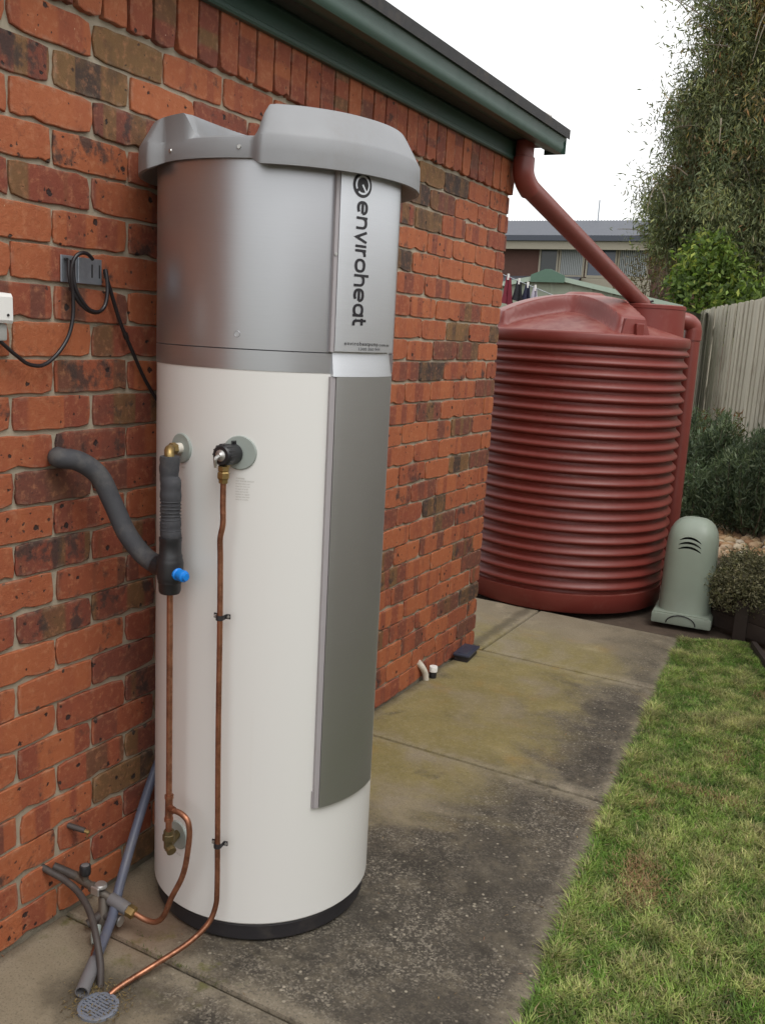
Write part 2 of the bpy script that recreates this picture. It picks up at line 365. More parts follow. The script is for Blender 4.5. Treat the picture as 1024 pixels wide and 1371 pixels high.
def enamel():
    t = NT('cream_enamel')
    run = t.math('MULTIPLY', t.ss(t.noise(1, 3, .6, vec=t.mapv((38, 38, 1.1))), .60, .78), .05)
    c = t.mix(run, (.70, .693, .67), (.50, .46, .40))
    return t.out(c, .27, 0, None, .5)
M = dict(
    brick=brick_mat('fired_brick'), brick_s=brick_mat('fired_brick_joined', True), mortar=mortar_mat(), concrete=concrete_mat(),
    white=enamel(),
    silver=silver_mat('silver_sheet', (.48, .488, .51), .35), silver_d=silver_mat('silver_cover_sheet', (.43, .43, .425), .46), silver_l=silver_mat('label_sheet', (.66, .68, .71), .42),
    grey_edge=simple('grey_trim', (.34, .315, .325), .45, var=.05), screw=simple('screw_steel', (.5, .5, .48), .35, .9),
    lid=simple('grey_moulded_plastic', (.245, .25, .26), .52, var=.06, vs=9, bump=.08, bs=300, dirt=.25, dirtc=(.17, .15, .13)),
    black=simple('black_plastic', (.018, .018, .02), .4, var=.2), basem=simple('black_rubber_base', (.02, .018, .021), .6, dirt=.5, dirtc=(.07, .06, .05)),
    lag=simple('grey_foam_lagging', (.045, .046, .052), .75, var=.25, vs=22, bump=.35, bs=90, dirt=.35, dirtc=(.15, .14, .125)),
    blue=simple('blue_plastic', (.006, .20, .66), .38, var=.05), brass=simple('weathered_brass', (.34, .235, .095), .40, .8, var=.3, dirt=.7, dirtc=(.10, .09, .04)),
    copper=copper_mat(), disc=simple('grey_green_flange', (.30, .335, .31), .5, var=.06, dirt=.2),
    ink=simple('black_print', (.012, .010, .014), .45, var=0), greyprint=simple('dark_grey_print', (.10, .10, .11), .5, var=0), fineprint=simple('grey_print', (.36, .335, .30), .5, var=0),
    pvc=simple('slate_pvc_pipe', (.085, .095, .135), .42, var=.15, dirt=.35, dirtc=(.16, .14, .12)), pvc_l=simple('grey_pvc_socket', (.14, .135, .14), .5, dirt=.4),
    poly=simple('dusty_poly_pipe', (.048, .038, .034), .6, var=.3, dirt=.6, dirtc=(.12, .092, .07)), dullmetal=simple('dull_grey_brass', (.15, .13, .11), .5, .55, var=.3, dirt=.5),
    chrome=simple('worn_nickel', (.55, .54, .52), .35, .8, var=.15, dirt=.2), grate=simple('grate_grey', (.15, .165, .20), .55, var=.2, dirt=.4),
    cable=simple('black_cable', (.017, .014, .016), .35, var=.2), galv=simple('galvanised_plate', (.33, .36, .40), .45, .8, var=.25, vs=40, dirt=.2),
    switch=simple('white_switch_plastic', (.75, .74, .71), .4, var=.02), switchg=simple('clear_grey_plastic', (.36, .36, .34), .35),
    green=simple('green_colourbond', (.034, .074, .056), .42, var=.08, vs=5, dirt=.3, dirtc=(.055, .06, .05)), soffit=simple('soffit_paint', (.045, .048, .042), .6, dirt=.4, dirtc=(.06, .04, .03)),
    roofm=simple('roof_tile', (.12, .115, .11), .7, var=.25, bump=.4), charcoal=simple('dark_gutter_top', (.026, .025, .026), .75, dirt=.2), lead=simple('pale_ridge_mortar', (.40, .38, .36), .8, var=.2),
    red=redpoly_mat(), redpipe=simple('red_painted_pipe', (.18, .046, .036), .42, var=.10, dirt=.3, dirtc=(.13, .05, .035)),
    redpipe_l=simple('red_upvc_pipe', (.20, .046, .036), .36, var=.08), pump=simple('sage_moulded_cover', (.285, .335, .275), .45, var=.05, vs=6, bump=.06, bs=250, dirt=.2, dirtc=(.22, .21, .16)),
    timber=simple('dark_sleeper', (.034, .023, .018), .8, var=.35, vs=14, bump=.5, bs=60), soil=simple('dark_soil', (.085, .06, .042), .95, var=.4, vs=20, bump=1, bs=70),  # timber: one very dark brown for sleepers and edging boards
    turf=simple('turf_soil', (.07, .06, .028), .95, var=.35, vs=25, bump=.8, bs=90), earth=simple('distant_ground', (.11, .115, .06), .95, var=.3, vs=1),
    leaf=leaf_mat('leaf'), grass=leaf_mat('grass_blade', .3, .5), bark=simple('bark', (.15, .115, .085), .9, var=.35, vs=12, bump=.8, bs=40),
    twig=simple('pale_twig', (.30, .25, .19), .85, var=.2), upvc_w=simple('white_pvc', (.66, .62, .54), .45, dirt=.35, dirtc=(.35, .29, .2)), slate_box=simple('navy_lid_plastic', (.035, .042, .065), .38),
)
def paling_mat():
    t = NT('weathered_paling'); oi = t.n('ShaderNodeObjectInfo').outputs['Random']
    g = t.noise(1, 5, .65, vec=t.mapv((60, 60, 2.2))); c = t.mix(g, (.25, .23, .185), (.66, .62, .51))
    c = t.mix(t.math('MULTIPLY', oi, .55), c, t.mix(.5, c, (.22, .20, .16)))
    c = t.mix(t.math('MULTIPLY', t.ss(t.noise(2.2, 4, .6), .5, .72), .5), c, (.20, .165, .12))
    return t.out(c, .85, 0, t.bump(g, .5, .004), .2)
M['paling'] = paling_mat()
def pebble_mat():
    t = NT('pebble_stone'); oi = t.n('ShaderNodeObjectInfo').outputs['Random']
    c = t.ramp(oi, [(0, (.70, .54, .33)), (.3, (.55, .33, .17)), (.5, (.76, .64, .46)), (.7, (.46, .24, .12)), (.85, (.66, .48, .24)), (1, (.80, .74, .64))])
    c = t.mix(t.math('MULTIPLY', t.noise(60, 4, .6), .5), c, t.mix(.6, c, (.25, .17, .10)))
    return t.out(c, .7, 0, t.bump(t.noise(90, 3), .3, .003))
M['pebble'] = pebble_mat()

# ------------------------------------------------------------------ ground
def path_edge(y): return .985-.0837*(y+.25)+.0072*max(0, -(y+.75))**2 if y < .9 else .9
g = MB(); g.quad((-220, -220, -.06), (220, -220, -.06), (220, 260, -.06), (-220, 260, -.06)); g.build('ground', M['earth'], kind='structure')
g = MB(); g.quad((-6, -7, -.035), (6, -7, -.035), (6, 9, -.035), (-6, 9, -.035)); g.build('garden_soil', M['soil'], kind='structure')

def slab(name, outline, parent):
    """concrete slab with eased edges and a 'rim' attribute near its borders; outline ccw (x, y)"""
    bm = bmesh.new(); n = len(outline)
    def ring(off, z):
        out = []
        for i in range(n):
            p = Vector(outline[i]); a = (p-Vector(outline[i-1])).normalized(); b = (Vector(outline[(i+1) % n])-p).normalized()
            na = Vector((-a.y, a.x)); nb = Vector((-b.y, b.x)); m = (na+nb).normalized(); k = off/max(.3, m.dot(na))
            q = p+m*k; out.append(bm.verts.new((q.x, q.y, z)))
        return out
    rs = [ring(0, -.09), ring(0, -.010), ring(.004, -.002), ring(.012, 0), ring(.035, 0), ring(.075, 0)]
    for a, b in zip(rs, rs[1:]):
        for i in range(n): bm.faces.new((a[i], a[(i+1) % n], b[(i+1) % n], b[i]))
    bm.faces.new(rs[-1])
    me = bpy.data.meshes.new(name); bm.to_mesh(me); bm.free()
    at = me.attributes.new('rim', 'FLOAT', 'POINT'); val = [1]*(4*n)+[.8]*n+[0]*n; at.data.foreach_set('value', val)
    me.materials.append(M['concrete']); o = bpy.data.objects.new(name, me); COL.objects.link(o); o.parent = parent
    return o
path = bpy.data.objects.new('concrete_path', None); COL.objects.link(path); tag(path, kind='structure')
def edge_pts(y0, y1):
    n = max(2, int((y1-y0)/.09)); r2 = random.Random(int((y0+9)*100)); out = []
    for i in range(n+1):
        y = y0+(y1-y0)*i/n; out.append((path_edge(y)+(r2.uniform(-.007, .007) if 0 < i < n else 0), y))
    return out
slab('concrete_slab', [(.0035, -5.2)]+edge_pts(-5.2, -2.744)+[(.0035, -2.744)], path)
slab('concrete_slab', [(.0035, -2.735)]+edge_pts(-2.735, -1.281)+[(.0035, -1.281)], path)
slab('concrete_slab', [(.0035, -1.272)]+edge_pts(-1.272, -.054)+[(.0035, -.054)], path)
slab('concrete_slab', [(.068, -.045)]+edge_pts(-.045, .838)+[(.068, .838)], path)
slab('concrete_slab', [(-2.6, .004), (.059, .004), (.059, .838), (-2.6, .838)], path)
m = MB(); m.box((.0035, -.046, -.09), (.059, .0, -.001)); m.build('concrete_infill', M['concrete'], path)
# lawn
def bed_x(y): return 1.205+.357*(1.0-y)
def lawn_poly():
    L = [(path_edge(y)+.004, y) for y in np.linspace(-5.2, .84, 12)]
    return L+[(1.0, .9), (1.13, 1.0), (1.2, 1.0)]+[(bed_x(y), y) for y in np.linspace(.95, -5.2, 8)]
g = MB(); lp = lawn_poly(); g.add([(x, y, -.014) for x, y in lp], [tuple(range(len(lp)))]); g.build('lawn_soil', M['turf'], kind='structure')

def value_noise(x, y, sc, seed):
    r = np.random.default_rng(seed).random((64, 64)); X = x*sc; Y = y*sc
    i = np.floor(X).astype(int); j = np.floor(Y).astype(int); fx = X-i; fy = Y-j; fx = fx*fx*(3-2*fx); fy = fy*fy*(3-2*fy)
    a = r[i % 64, j % 64]; b = r[(i+1) % 64, j % 64]; c = r[i % 64, (j+1) % 64]; d = r[(i+1) % 64, (j+1) % 64]
    return (a*(1-fx)+b*fx)*(1-fy)+(c*(1-fx)+d*fx)*fy

def grass():
    N = 240000
    y = rng.uniform(-3.2, 1.0, N); 
    pe = np.where(y < .9, .985-.0837*(y+.25)+.0072*np.maximum(0, -(y+.75))**2, .9); bx = 1.205+.357*(1.0-y)
    far_end = np.where(y > .84, .92+(y-.84)*1.6, pe)
    lo = np.maximum(pe, far_end)
    f = rng.random(N)**1.35                 # denser where it meets the path
    x = lo+(bx-lo)*f+.002
    keep = (x < 2.6)
    # fringe leaning over the kerb
    x, y, pe = x[keep], y[keep], pe[keep]; n = len(x)
    fr = np.clip(1-(x-pe)/.05, 0, 1)
    v1 = value_noise(x+9, y+9, 3.2, 1); v2 = value_noise(x+9, y+9, 11, 2); v3 = value_noise(x+9, y+9, 34, 3)
    h = (.008+.011*rng.random(n)+.009*v2)*(1+.4*fr)*(.85+.3*v1)
    ang = rng.uniform(0, 2*np.pi, n); lean = rng.uniform(.4, 2.1, n)
    dx, dy = np.cos(ang)*lean*h, np.sin(ang)*lean*h
    dx -= fr*.007*rng.random(n)
    wd = rng.uniform(.0009, .0019, n); px, py = -np.sin(ang)*wd, np.cos(ang)*wd
    z0 = np.full(n, -.016)
    V = np.empty((n, 5, 3))
    V[:, 0] = np.stack([x-px, y-py, z0], -1); V[:, 1] = np.stack([x+px, y+py, z0], -1)
    V[:, 2] = np.stack([x+.45*dx+px*.9, y+.45*dy+py*.9, z0+h*.75], -1); V[:, 3] = np.stack([x+.45*dx-px*.9, y+.45*dy-py*.9, z0+h*.75], -1)
    V[:, 4] = np.stack([x+dx, y+dy, z0+h*(1.0+.25*rng.random(n))], -1)
    b = (np.arange(n)*5)[:, None]
    F = np.concatenate([b+[0, 1, 2], b+[0, 2, 3], b+[3, 2, 4]])
    dry = np.clip((v1*.45+v2*.45+v3*.55-.72)*1.5+.22+rng.normal(0, .26, n), 0, 1)[:, None]
    gcol = np.array([.125, .21, .036])*(1-v2[:, None])+np.array([.235, .30, .065])*v2[:, None]
    c = gcol*(1-dry)+np.array([.52, .43, .21])*dry
    c *= rng.uniform(.5, 1.5, n)[:, None]*(.46+.92*value_noise(x+7, y+1, 30, 12))[:, None]*np.array([.98, 1.10, 1.0])
    straw = rng.random(n) < .07; c[straw] = np.array([.46, .37, .20])*rng.uniform(.7, 1.2, straw.sum())[:, None]
    bp = np.exp(-(((x-1.285)/.07)**2+((y+1.72)/.10)**2))+.8*np.exp(-(((x-1.245)/.05)**2+((y+1.60)/.07)**2))+.5*np.exp(-(((x-1.36)/.06)**2+((y+.6)/.10)**2))+.5*np.exp(-(((x-1.18)/.05)**2+((y+1.2)/.07)**2))
    brown = ((value_noise(x+3, y+5, 5, 9) > .88) & (rng.random(n) < .35)) | (rng.random(n) < bp*.75); c[brown] = np.array([.42, .27, .14])*rng.uniform(.6, 1.2, brown.sum())[:, None]
    np_mesh('lawn_grass', V.reshape(-1, 3), F, M['grass'], cols=np.repeat(c, 5, 0), kind='stuff', label='short mown green and straw coloured grass beside the concrete path', category='grass')
grass()

# ------------------------------------------------------------------ brick house
house = thing('brick_house', 'red brick house wall with green gutter along the left side', 'house', (0, -2, 0))
core = MB()
core.box((-.112, -5.4, -.1), (-.0075, -.0075, 2.60)); core.box((-3.6, -.112, -.1), (-.1125, -.0075, 2.60))
wall = core.build('wall', M['mortar'], house)

def brick_mesh(name, L, H, D, seed, npt=22):
    """brick lying along +Y, face towards +X at x = 0, lower left corner at (0, 0, 0); worn irregular outline"""
    r = random.Random(seed); pts = []
    crn = [r.uniform(.004, .014) if r.random() < .75 else r.uniform(.014, .026) for _ in range(4)]
    def side(a, b, n):
        for i in range(n):
            t = (i+.5)/n; p = (a[0]+(b[0]-a[0])*t, a[1]+(b[1]-a[1])*t); pts.append((p[0]+r.uniform(-.0018, .0014), p[1]+r.uniform(-.0016, .0014)))
    nl = 6 if L > H else 3; nh = 3 if L > H else 6
    side((crn[0], 0), (L-crn[1], 0), nl); pts.append((L-crn[1]*.3, crn[1]*.3))
    side((L, crn[1]), (L, H-crn[2]), nh); pts.append((L-crn[2]*.3, H-crn[2]*.3))
    side((L-crn[2], H), (crn[3], H), nl); pts.append((crn[3]*.3, H-crn[3]*.3))
    side((0, H-crn[3]), (0, crn[0]), nh); pts.append((crn[0]*.3, crn[0]*.3))
    if r.random() < .25:   # a spalled bite out of the lower edge
        k = r.randrange(1, nl); pts[k] = (pts[k][0], pts[k][1]+r.uniform(.006, .013))
    n = len(pts); cy, cz = L/2, H/2; V = []
    for (off, xx) in ((0, -D), (0, -.0016), (.0020, .0)):
        for (a, b) in pts:
            dy, dz = a-cy, b-cz; V.append((xx, a-math.copysign(min(off, abs(dy)), dy)*(1 if abs(dy) > L/2-.03 else 0), b-math.copysign(off, dz)*(1 if abs(dz) > H/2-.03 else 0)))
    F = []
    for i in range(2):
        for k in range(n): k2 = (k+1) % n; F.append((i*n+k, i*n+k2, (i+1)*n+k2, (i+1)*n+k))
    F.append(tuple(2*n+k for k in range(n)))
    F.append(tuple(range(n-1, -1, -1)))
    me = bpy.data.meshes.new(name); me.from_pydata(V, [], F); me.update()
    uv = me.uv_layers.new(name='UVMap')
    for lp_ in me.loops:
        co = V[lp_.vertex_index]; uv.data[lp_.index].uv = (min(1, max(0, co[1]/L)), min(1, max(0, co[2]/H))) if L > H else (min(1, max(0, co[2]/H)), min(1, max(0, co[1]/L)))
    me.materials.append(M['brick']); smooth(me, 26)
    return me
FULL = [brick_mesh('brick_face', .2315, .0782, .05, i) for i in range(12)]
HALF = [brick_mesh('half_brick_face', .111, .0782, .05, 50+i) for i in range(6)]
CFULL = [brick_mesh('corner_brick_face', .2310, .0782, .109, 80+i) for i in range(5)]
CHALF = [brick_mesh('corner_header_face', .111, .0782, .109, 90+i) for i in range(5)]
SOLD = [brick_mesh('soldier_face', .0765, .232, .05, 110+i) for i in range(8)]

TONE = {(1, 1): .86, (2, 0): .88, (2, -1): .5, (3, 0): .06, (3, 1): .55, (4, -1): .1, (4, 0): .08, (5, 0): .45, (5, 1): .2, (6, -1): .1, (6, 0): .12, (7, 0): .12,
        (8, -1): .4, (8, 0): .3, (9, 0): .05, (9, 1): .4, (10, -1): .12, (10, 0): .3, (11, 0): .15, (11, 1): .52, (12, -1): .2, (12, 0): .5, (13, 0): .60, (13, 1): .4,
        (14, -1): .2, (14, 0): .33, (15, 0): .48, (15, 1): .42, (16, -1): .2, (16, 0): .33, (17, 0): .50, (17, 1): .5, (18, -1): .08, (18, 0): .2, (19, 0): .12, (19, 1): .52,
        (20, -1): .10, (20, 0): .35, (21, 0): .05, (21, 1): .3, (22, -1): .06, (22, 0): .35, (23, 0): .08, (23, 1): .8, (24, -1): .1, (24, 0): .3}
DARK = {(15, 0): .62, (17, 0): .5, (10, 0): .55, (2, -1): .5, (17, 1): .5, (12, 0): .4}
def rtone():
    q = random.random()
    if q < .46: return random.uniform(0, .18)
    if q < .78: return random.uniform(.18, .42)
    if q < .92: return random.uniform(.45, .62)
    if q < .95: return random.uniform(.72, .88)
    return random.uniform(.90, .98)
AX, AY, AR = .335, -2.323, .27
def hidden(y, z):
    """behind the heater, or outside the photograph (with a margin)"""
    d = Vector((0, y, z))-CP
    if d.dot(fw) < .2: return True
    px = 512+1246*d.dot(rr)/d.dot(fw); py = 685.5-1246*d.dot(uu)/d.dot(fw)
    if px < -60 or py < -60 or py > 1400: return True
    a = d.x*d.x+d.y*d.y; t = ((AX-CP.x)*d.x+(AY-CP.y)*d.y)/a
    q = CP+d*t
    return t < 1 and math.hypot(q.x-AX, q.y-AY) < AR-.11 and q.z < 1.9
joined = []      # (mesh, matrix, tint)
nb = 0
def put_brick(name, me, loc, rot, tint, single):
    global nb
    if single and nb < 298:
        o = bpy.data.objects.new(name, me); COL.objects.link(o); o.parent = wall
        o.location = Vector(loc)-wloc(wall); o.rotation_euler = rot; o.color = (*tint, 1); nb += 1
    else:
        joined.append((me, Matrix.Translation(loc) @ Matrix.Rotation(rot[2], 4, 'Z') @ Matrix.Rotation(rot[0], 4, 'X'), tint))
cands = []
for n in range(1, 27):
    zb = .086*(26-n)+.0037; par = 0 if n % 2 else 1
    js = [-2.88+.12*par+.24*k for k in range(-11, 13)]
    for k, y0 in zip(range(-11, 13), js):
        if y0 > -.06: continue
        L = .24
        if y0+L > .01: L = .12        # header at the corner
        corner = y0+L > -.01
        pool = (CFULL if L > .2 else CHALF) if corner else FULL
        me = random.choice(pool); y = y0+.005+random.uniform(-.003, .003)
        if corner: y = -(.231 if L > .2 else .111)+random.uniform(-.003, .0)
        tone = TONE.get((n, k), rtone()); dark = DARK.get((n, k), max(0, random.gauss(.12, .17)))
        x = random.uniform(-.0015, .0015)
        rot = (random.gauss(0, .008), 0, random.gauss(0, .005)) if not corner else (0, 0, 0)
        cands.append((n, 'brick', me, (x, y, zb+random.uniform(-.0015, .0015)), rot, (tone, random.random(), dark), hidden(y0+L/2, zb+.04)))
# soldier course on top, standing a little proud
k = 0; y = -.0775
while y > -5.3:
    cands.append((0, 'soldier_brick', random.choice(SOLD), (.011+random.uniform(-.002, .002), y+random.uniform(-.0015, .0015), 2.2435+random.uniform(-.002, .002)), (0, 0, 0),
                  (random.choice([.12, .3, .35, .4, .2, .5]), random.random(), max(0, random.gauss(.1, .12))), hidden(y+.04, 2.3)))
    y -= .0845
vis = [c for c in cands if not c[-1]]
vis.sort(key=lambda c: (Vector(c[3])-CP).length)
for c in vis: put_brick(*c[1:6], True)
for c in cands:
    if c[-1]: put_brick(*c[1:6], False)
# return wall round the corner (facing +Y): joined bricks
for n in range(1, 27):
    zb = .086*(26-n)+.0045; x = -.1215 if n % 2 == 0 else -.1215
    full_on_front = (n % 2 == 1)
    x = -.119
    if full_on_front: pass
    first = True
    while x > -3.5:
        Lh = .24
        me = random.choice(FULL); 
        if first and not full_on_front: me = random.choice(HALF); Lh = .12
        first = False
        joined.append((me, Matrix.Translation((x, 0, zb)) @ Matrix.Rotation(R(90), 4, 'Z'), (rtone(), random.random(), .1))); x -= Lh
x = .010
while x > -3.5:
    joined.append((random.choice(SOLD), Matrix.Translation((x, .011, 2.2435)) @ Matrix.Rotation(R(90), 4, 'Z'), (random.uniform(.1, .5), random.random(), .1))); x -= .0845

def join_bricks(name):
    V, F, C, U = [], [], [], []
    for me, m, tint in joined:
        b = len(V); V += [tuple(m @ v.co) for v in me.vertices]
        for p in me.polygons:
            F.append(tuple(i+b for i in p.vertices)); U += [tuple(me.uv_layers[0].data[i].uv) for i in p.loop_indices]
        C += [(*tint, 1)]*len(me.vertices)
    off = wloc(wall); V = [tuple(Vector(v)-off) for v in V]
    me = bpy.data.meshes.new(name); me.from_pydata(V, [], F); me.update()
    uv = me.uv_layers.new(name='UVMap'); uv.data.foreach_set('uv', [c for u in U for c in u])
    a = me.color_attributes.new('tint', 'FLOAT_COLOR', 'POINT'); a.data.foreach_set('color', [c for u in C for c in u])
    me.materials.append(M['brick_s']); smooth(me, 26)
    o = bpy.data.objects.new(name, me); COL.objects.link(o); o.parent = wall; tag(o, kind='stuff')
join_bricks('remaining_bricks')

# eave: frieze moulding, soffit, ogee gutter, roof
YE, YS = .135, -5.4
def sweep_y(prof, y0, y1, closed=True, cap=True):
    m = MB(); n = len(prof); V = [(x, y0, z) for x, z in prof]+[(x, y1, z) for x, z in prof]
    F = [(i, (i+1) % n, n+(i+1) % n, n+i) for i in range(n if closed else n-1)]
    if cap: F += [tuple(range(n-1, -1, -1)), tuple(range(n, 2*n))]
    m.add(V, F); return m
sweep_y([(.014, 2.388), (.030, 2.388), (.034, 2.394), (.034, 2.404), (.028, 2.408), (.028, 2.466), (.020, 2.478), (.014, 2.478)], YS, .03).build('frieze_board', M['green'], house)
sweep_y([(.0, 2.479), (.17, 2.479), (.17, 2.490), (.0, 2.490)], YS, YE-.004).build('soffit', M['soffit'], house)
gut = sweep_y([(.10, 2.470), (.165, 2.446), (.188, 2.449), (.196, 2.460), (.199, 2.478), (.197, 2.494), (.204, 2.512), (.206, 2.522), (.211, 2.524), (.214, 2.548), (.205, 2.553), (.194, 2.545), (.190, 2.50), (.180, 2.477), (.12, 2.476), (.10, 2.50)], YS, YE).build('gutter', M['green'], house, sm=40)
m = MB(); m.box((.10, YE, 2.447), (.205, YE+.006, 2.545)); m.build('gutter_end_cap', M['green'], house)
m = MB(); m.box((.2150, YS, 2.514), (.2185, YE+.012, 2.557), .001); m.box((.12, YS, 2.5545), (.2150, YE+.012, 2.5585)); m.build('gutter_top_strip', M['charcoal'], house)  # separate dark strip added to make the gutter's rolled top look dark
# roof sheet with tile courses, rising from the gutter
m = MB(); tl = math.tan(R(22))
V = []; F = []
rows = 12
for i in range(rows):
    x0 = .19-i*.32; x1 = .19-(i+1)*.32-.03; za = 2.552+(.19-x0)*tl; zb2 = 2.552+(.19-x1)*tl
    m.add([(x0, YS, za+.02), (x0, .10-i*.16, za+.02), (x1, .10-(i+1)*.16, zb2+.004), (x1, YS, zb2+.004), (x0, YS, za-.015), (x0, .10-i*.16, za-.015)], [(0, 1, 2, 3), (4, 5, 1, 0)])
rf = m.build('roof', M['roofm'], house)
m = MB(); m.tube([(.13, .07, 2.560), (.02, .03, 2.600), (-.4, -.2, 2.775), (-3.4, -1.7, 3.99)], [.055, .065, .065, .065], n=10, cat=False); m.build('hip_capping', M['lead'], rf, sm=50)

# ------------------------------------------------------------------ heat pump water heater (leans a touch, like the slab under it)
hb = Vector((.34, -2.32, 0))
zax = Vector((-.0075, -.004, 1)).normalized(); xax = Vector((0, 1, 0)).cross(zax).normalized(); yax = zax.cross(xax)
HM = Matrix((xax, yax, zax)).transposed()
heater = thing('water_heater', 'tall cream and silver cylindrical water heater standing on the path against the brick wall', 'water heater', hb, HM.to_euler())
def H2W(p): return hb+HM @ Vector(p)
def pol(az, r, z): return Vector((r*math.cos(R(az)), r*math.sin(R(az)), z))
HR = .30
m = MB(); m.lathe([(0, .006), (.285, .006), (.290, .012), (.292, .05), (.286, .058), (0, .058)], n=96); m.build('base_ring', M['basem'], heater, sm=35, raw=True)
m = MB(); m.lathe([(.27, .0585), (HR-.004, .0585), (HR, .0635), (HR, 1.4655)], n=128); m.build('body', M['white'], heater, sm=35, raw=True)
m = MB(); m.lathe([(HR-.006, 1.4655), (HR+.0012, 1.4655), (HR+.0012, 1.5105), (HR-.003, 1.5112)], n=128); m.build('silver_band', M['silver'], heater, sm=35, raw=True)
m = MB(); m.lathe([(HR-.003, 1.5115), (HR+.0006, 1.5130), (HR+.0006, 1.93), (.29, 1.94), (0, 1.94)], n=128); cas = m.build('upper_casing', M['silver'], heater, sm=35, raw=True)
# vertical seam flange + screw on the casing beside the label
def arc_shell(az0, az1, r0_, r1_, z0, z1, n=18, rz0=None, ch=.004):
    """curved cover: outer radius r1_ (rz0 at lower edge if given), closed sides"""
    m = MB(); prof = []
    rb = r1_ if rz0 is None else rz0
    az = [az0]+[az0+(az1-az0)*(i)/n for i in range(n+1)]+[az1]
    V = []; n2 = n+1
    for ring in range(4):
        for i in range(n+1):
            a = az0+(az1-az0)*i/n
            rad, z = ((r0_, z0), (rb, z0), (r1_, z1), (r0_, z1))[ring]
            e = min(i, n-i)
            if ring in (1, 2) and e == 0: rad -= ch
            V.append(pol(a, rad, z))
    F = []
    for ring in range(3):
        for i in range(n): F.append((ring*n2+i, ring*n2+i+1, (ring+1)*n2+i+1, (ring+1)*n2+i))
    F.append((0, n2, 2*n2, 3*n2)); F.append((n, 3*n2+n, 2*n2+n, n2+n))
    m.add(V, F); return m
arc_shell(-29.6, 11.2, .2985, .3135, 1.5165, 1.936, ch=.001).build('label_panel', M['silver_l'], heater, sm=30, raw=True)
lab = [o for o in heater.children if o.name.startswith('label_panel')][0]
arc_shell(-31.4, -29.75, .2985, .3105, 1.5150, 1.936, n=3, ch=.0).build('side_trim', M['grey_edge'], heater, sm=30, raw=True)
arc_shell(-27.9, 12.8, .2985, .3125, .372, 1.458, ch=.0015).build('lower_cover', M['silver_d'], heater, sm=30, raw=True)
arc_shell(-29.6, 12.2, .2985, .3022, 1.4585, 1.5155, rz0=.3124, ch=.001).build('sloped_lip', M['silver_l'], heater, sm=30, raw=True)
arc_shell(-30.6, -28.05, .2985, .3085, .372, 1.4575, n=3, ch=.0).build('side_trim', M['grey_edge'], heater, sm=30, raw=True)
arc_shell(-31.3, -30.65, .2985, .306, .372, .418, n=3, ch=0).build('trim_tab', M['grey_edge'], heater, sm=30, raw=True)
m = MB(); m.cyl(pol(-30.6, .310, 1.733), pol(-30.6, .3125, 1.733), .004, n=10); m.build('screw', M['screw'], heater, raw=True)
m = MB(); m.lathe([(0, .0004), (.0055, .0004), (.006, .0012), (.007, .0012), (.0078, 0), (.0078, -.002)], pol(-72, .3006, 1.545), 14, ax=pol(-70, 1, 0)); m.build('plug', M['silver'], heater, sm=40, raw=True)
# moulded lid with a channel between two raised lobes
def build_lid():
    nth = 480
    lobe = [(.300, 1.935), (.338, 1.906), (.345, 1.907), (.3455, 1.935), (.344, 1.966), (.340, 1.973), (.309, 2.026), (.302, 2.036), (.290, 2.041), (.22, 2.051), (.15, 2.058), (.08, 2.061), (.001, 2.062)]
    notch = [(.300, 1.935), (.306, 1.924), (.3125, 1.922), (.3135, 1.935), (.3130, 1.956), (.310, 1.965), (.296, 1.971), (.285, 1.972), (.27, 1.972), (.22, 1.972), (.15, 1.972), (.08, 1.972), (.001, 1.972)]
    def fine(P):
        out = P[:8]
        for a, b in zip(P[8:], P[9:]):
            n_ = max(1, int((a[0]-b[0])/.0036))
            out += [(a[0]+(b[0]-a[0])*q/n_, a[1]+(b[1]-a[1])*q/n_) for q in range(n_)]
        return out+[P[-1]]
    lobe[8] = notch[8] = (.285, lobe[8][1]); notch[8] = (.285, 1.972)
    lobe, notch = fine(lobe), fine(notch)
    V = []
    def sst(a, b, x): t = min(1, max(0, (x-a)/(b-a))); return t*t*(3-2*t)
    for i in range(len(lobe)):
        for k in range(nth):
            th = 2*math.pi*k/nth
            # walls of the channel flare outwards: wide at the rim
            rl, zl = lobe[i]; rn, zn = notch[i]
            ax_ = abs(rl*math.cos(th))
            c0 = (.132 if i <= 5 else .122) if (math.cos(th) > 0 or i < 6) else .020+.085*min(1, max(0, (.285-lobe[i][0])/.2))
            w = sst(c0, c0+.030, ax_)
            if math.cos(th) < 0: rl = {6: .313, 7: .306}.get(i, rl)
            if math.cos(th) < 0: zl = min(zl, 2.020+.022*min(1, max(0, (.30-rl)/.2)))
            r_ = rn+(rl-rn)*w; z_ = zn+(zl-zn)*w
            V.append((r_*math.cos(th), r_*math.sin(th), z_))
    F = []
    for i in range(len(lobe)-1):
        for k in range(nth): k2 = (k+1) % nth; F.append((i*nth+k, i*nth+k2, (i+1)*nth+k2, (i+1)*nth+k))
    m = MB(); m.add(V, F); return m.build('lid', M['lid'], heater, sm=28, raw=True)
lid = build_lid()
for a in (-72, -108):
    m = MB(); m.lathe([(0, .002), (.004, .002), (.0055, 0), (.0055, -.003)], pol(a, .3135, 1.944), 12, ax=pol(a, 1, 0)); m.build('lid_screw', M['screw'], lid, sm=40, raw=True)

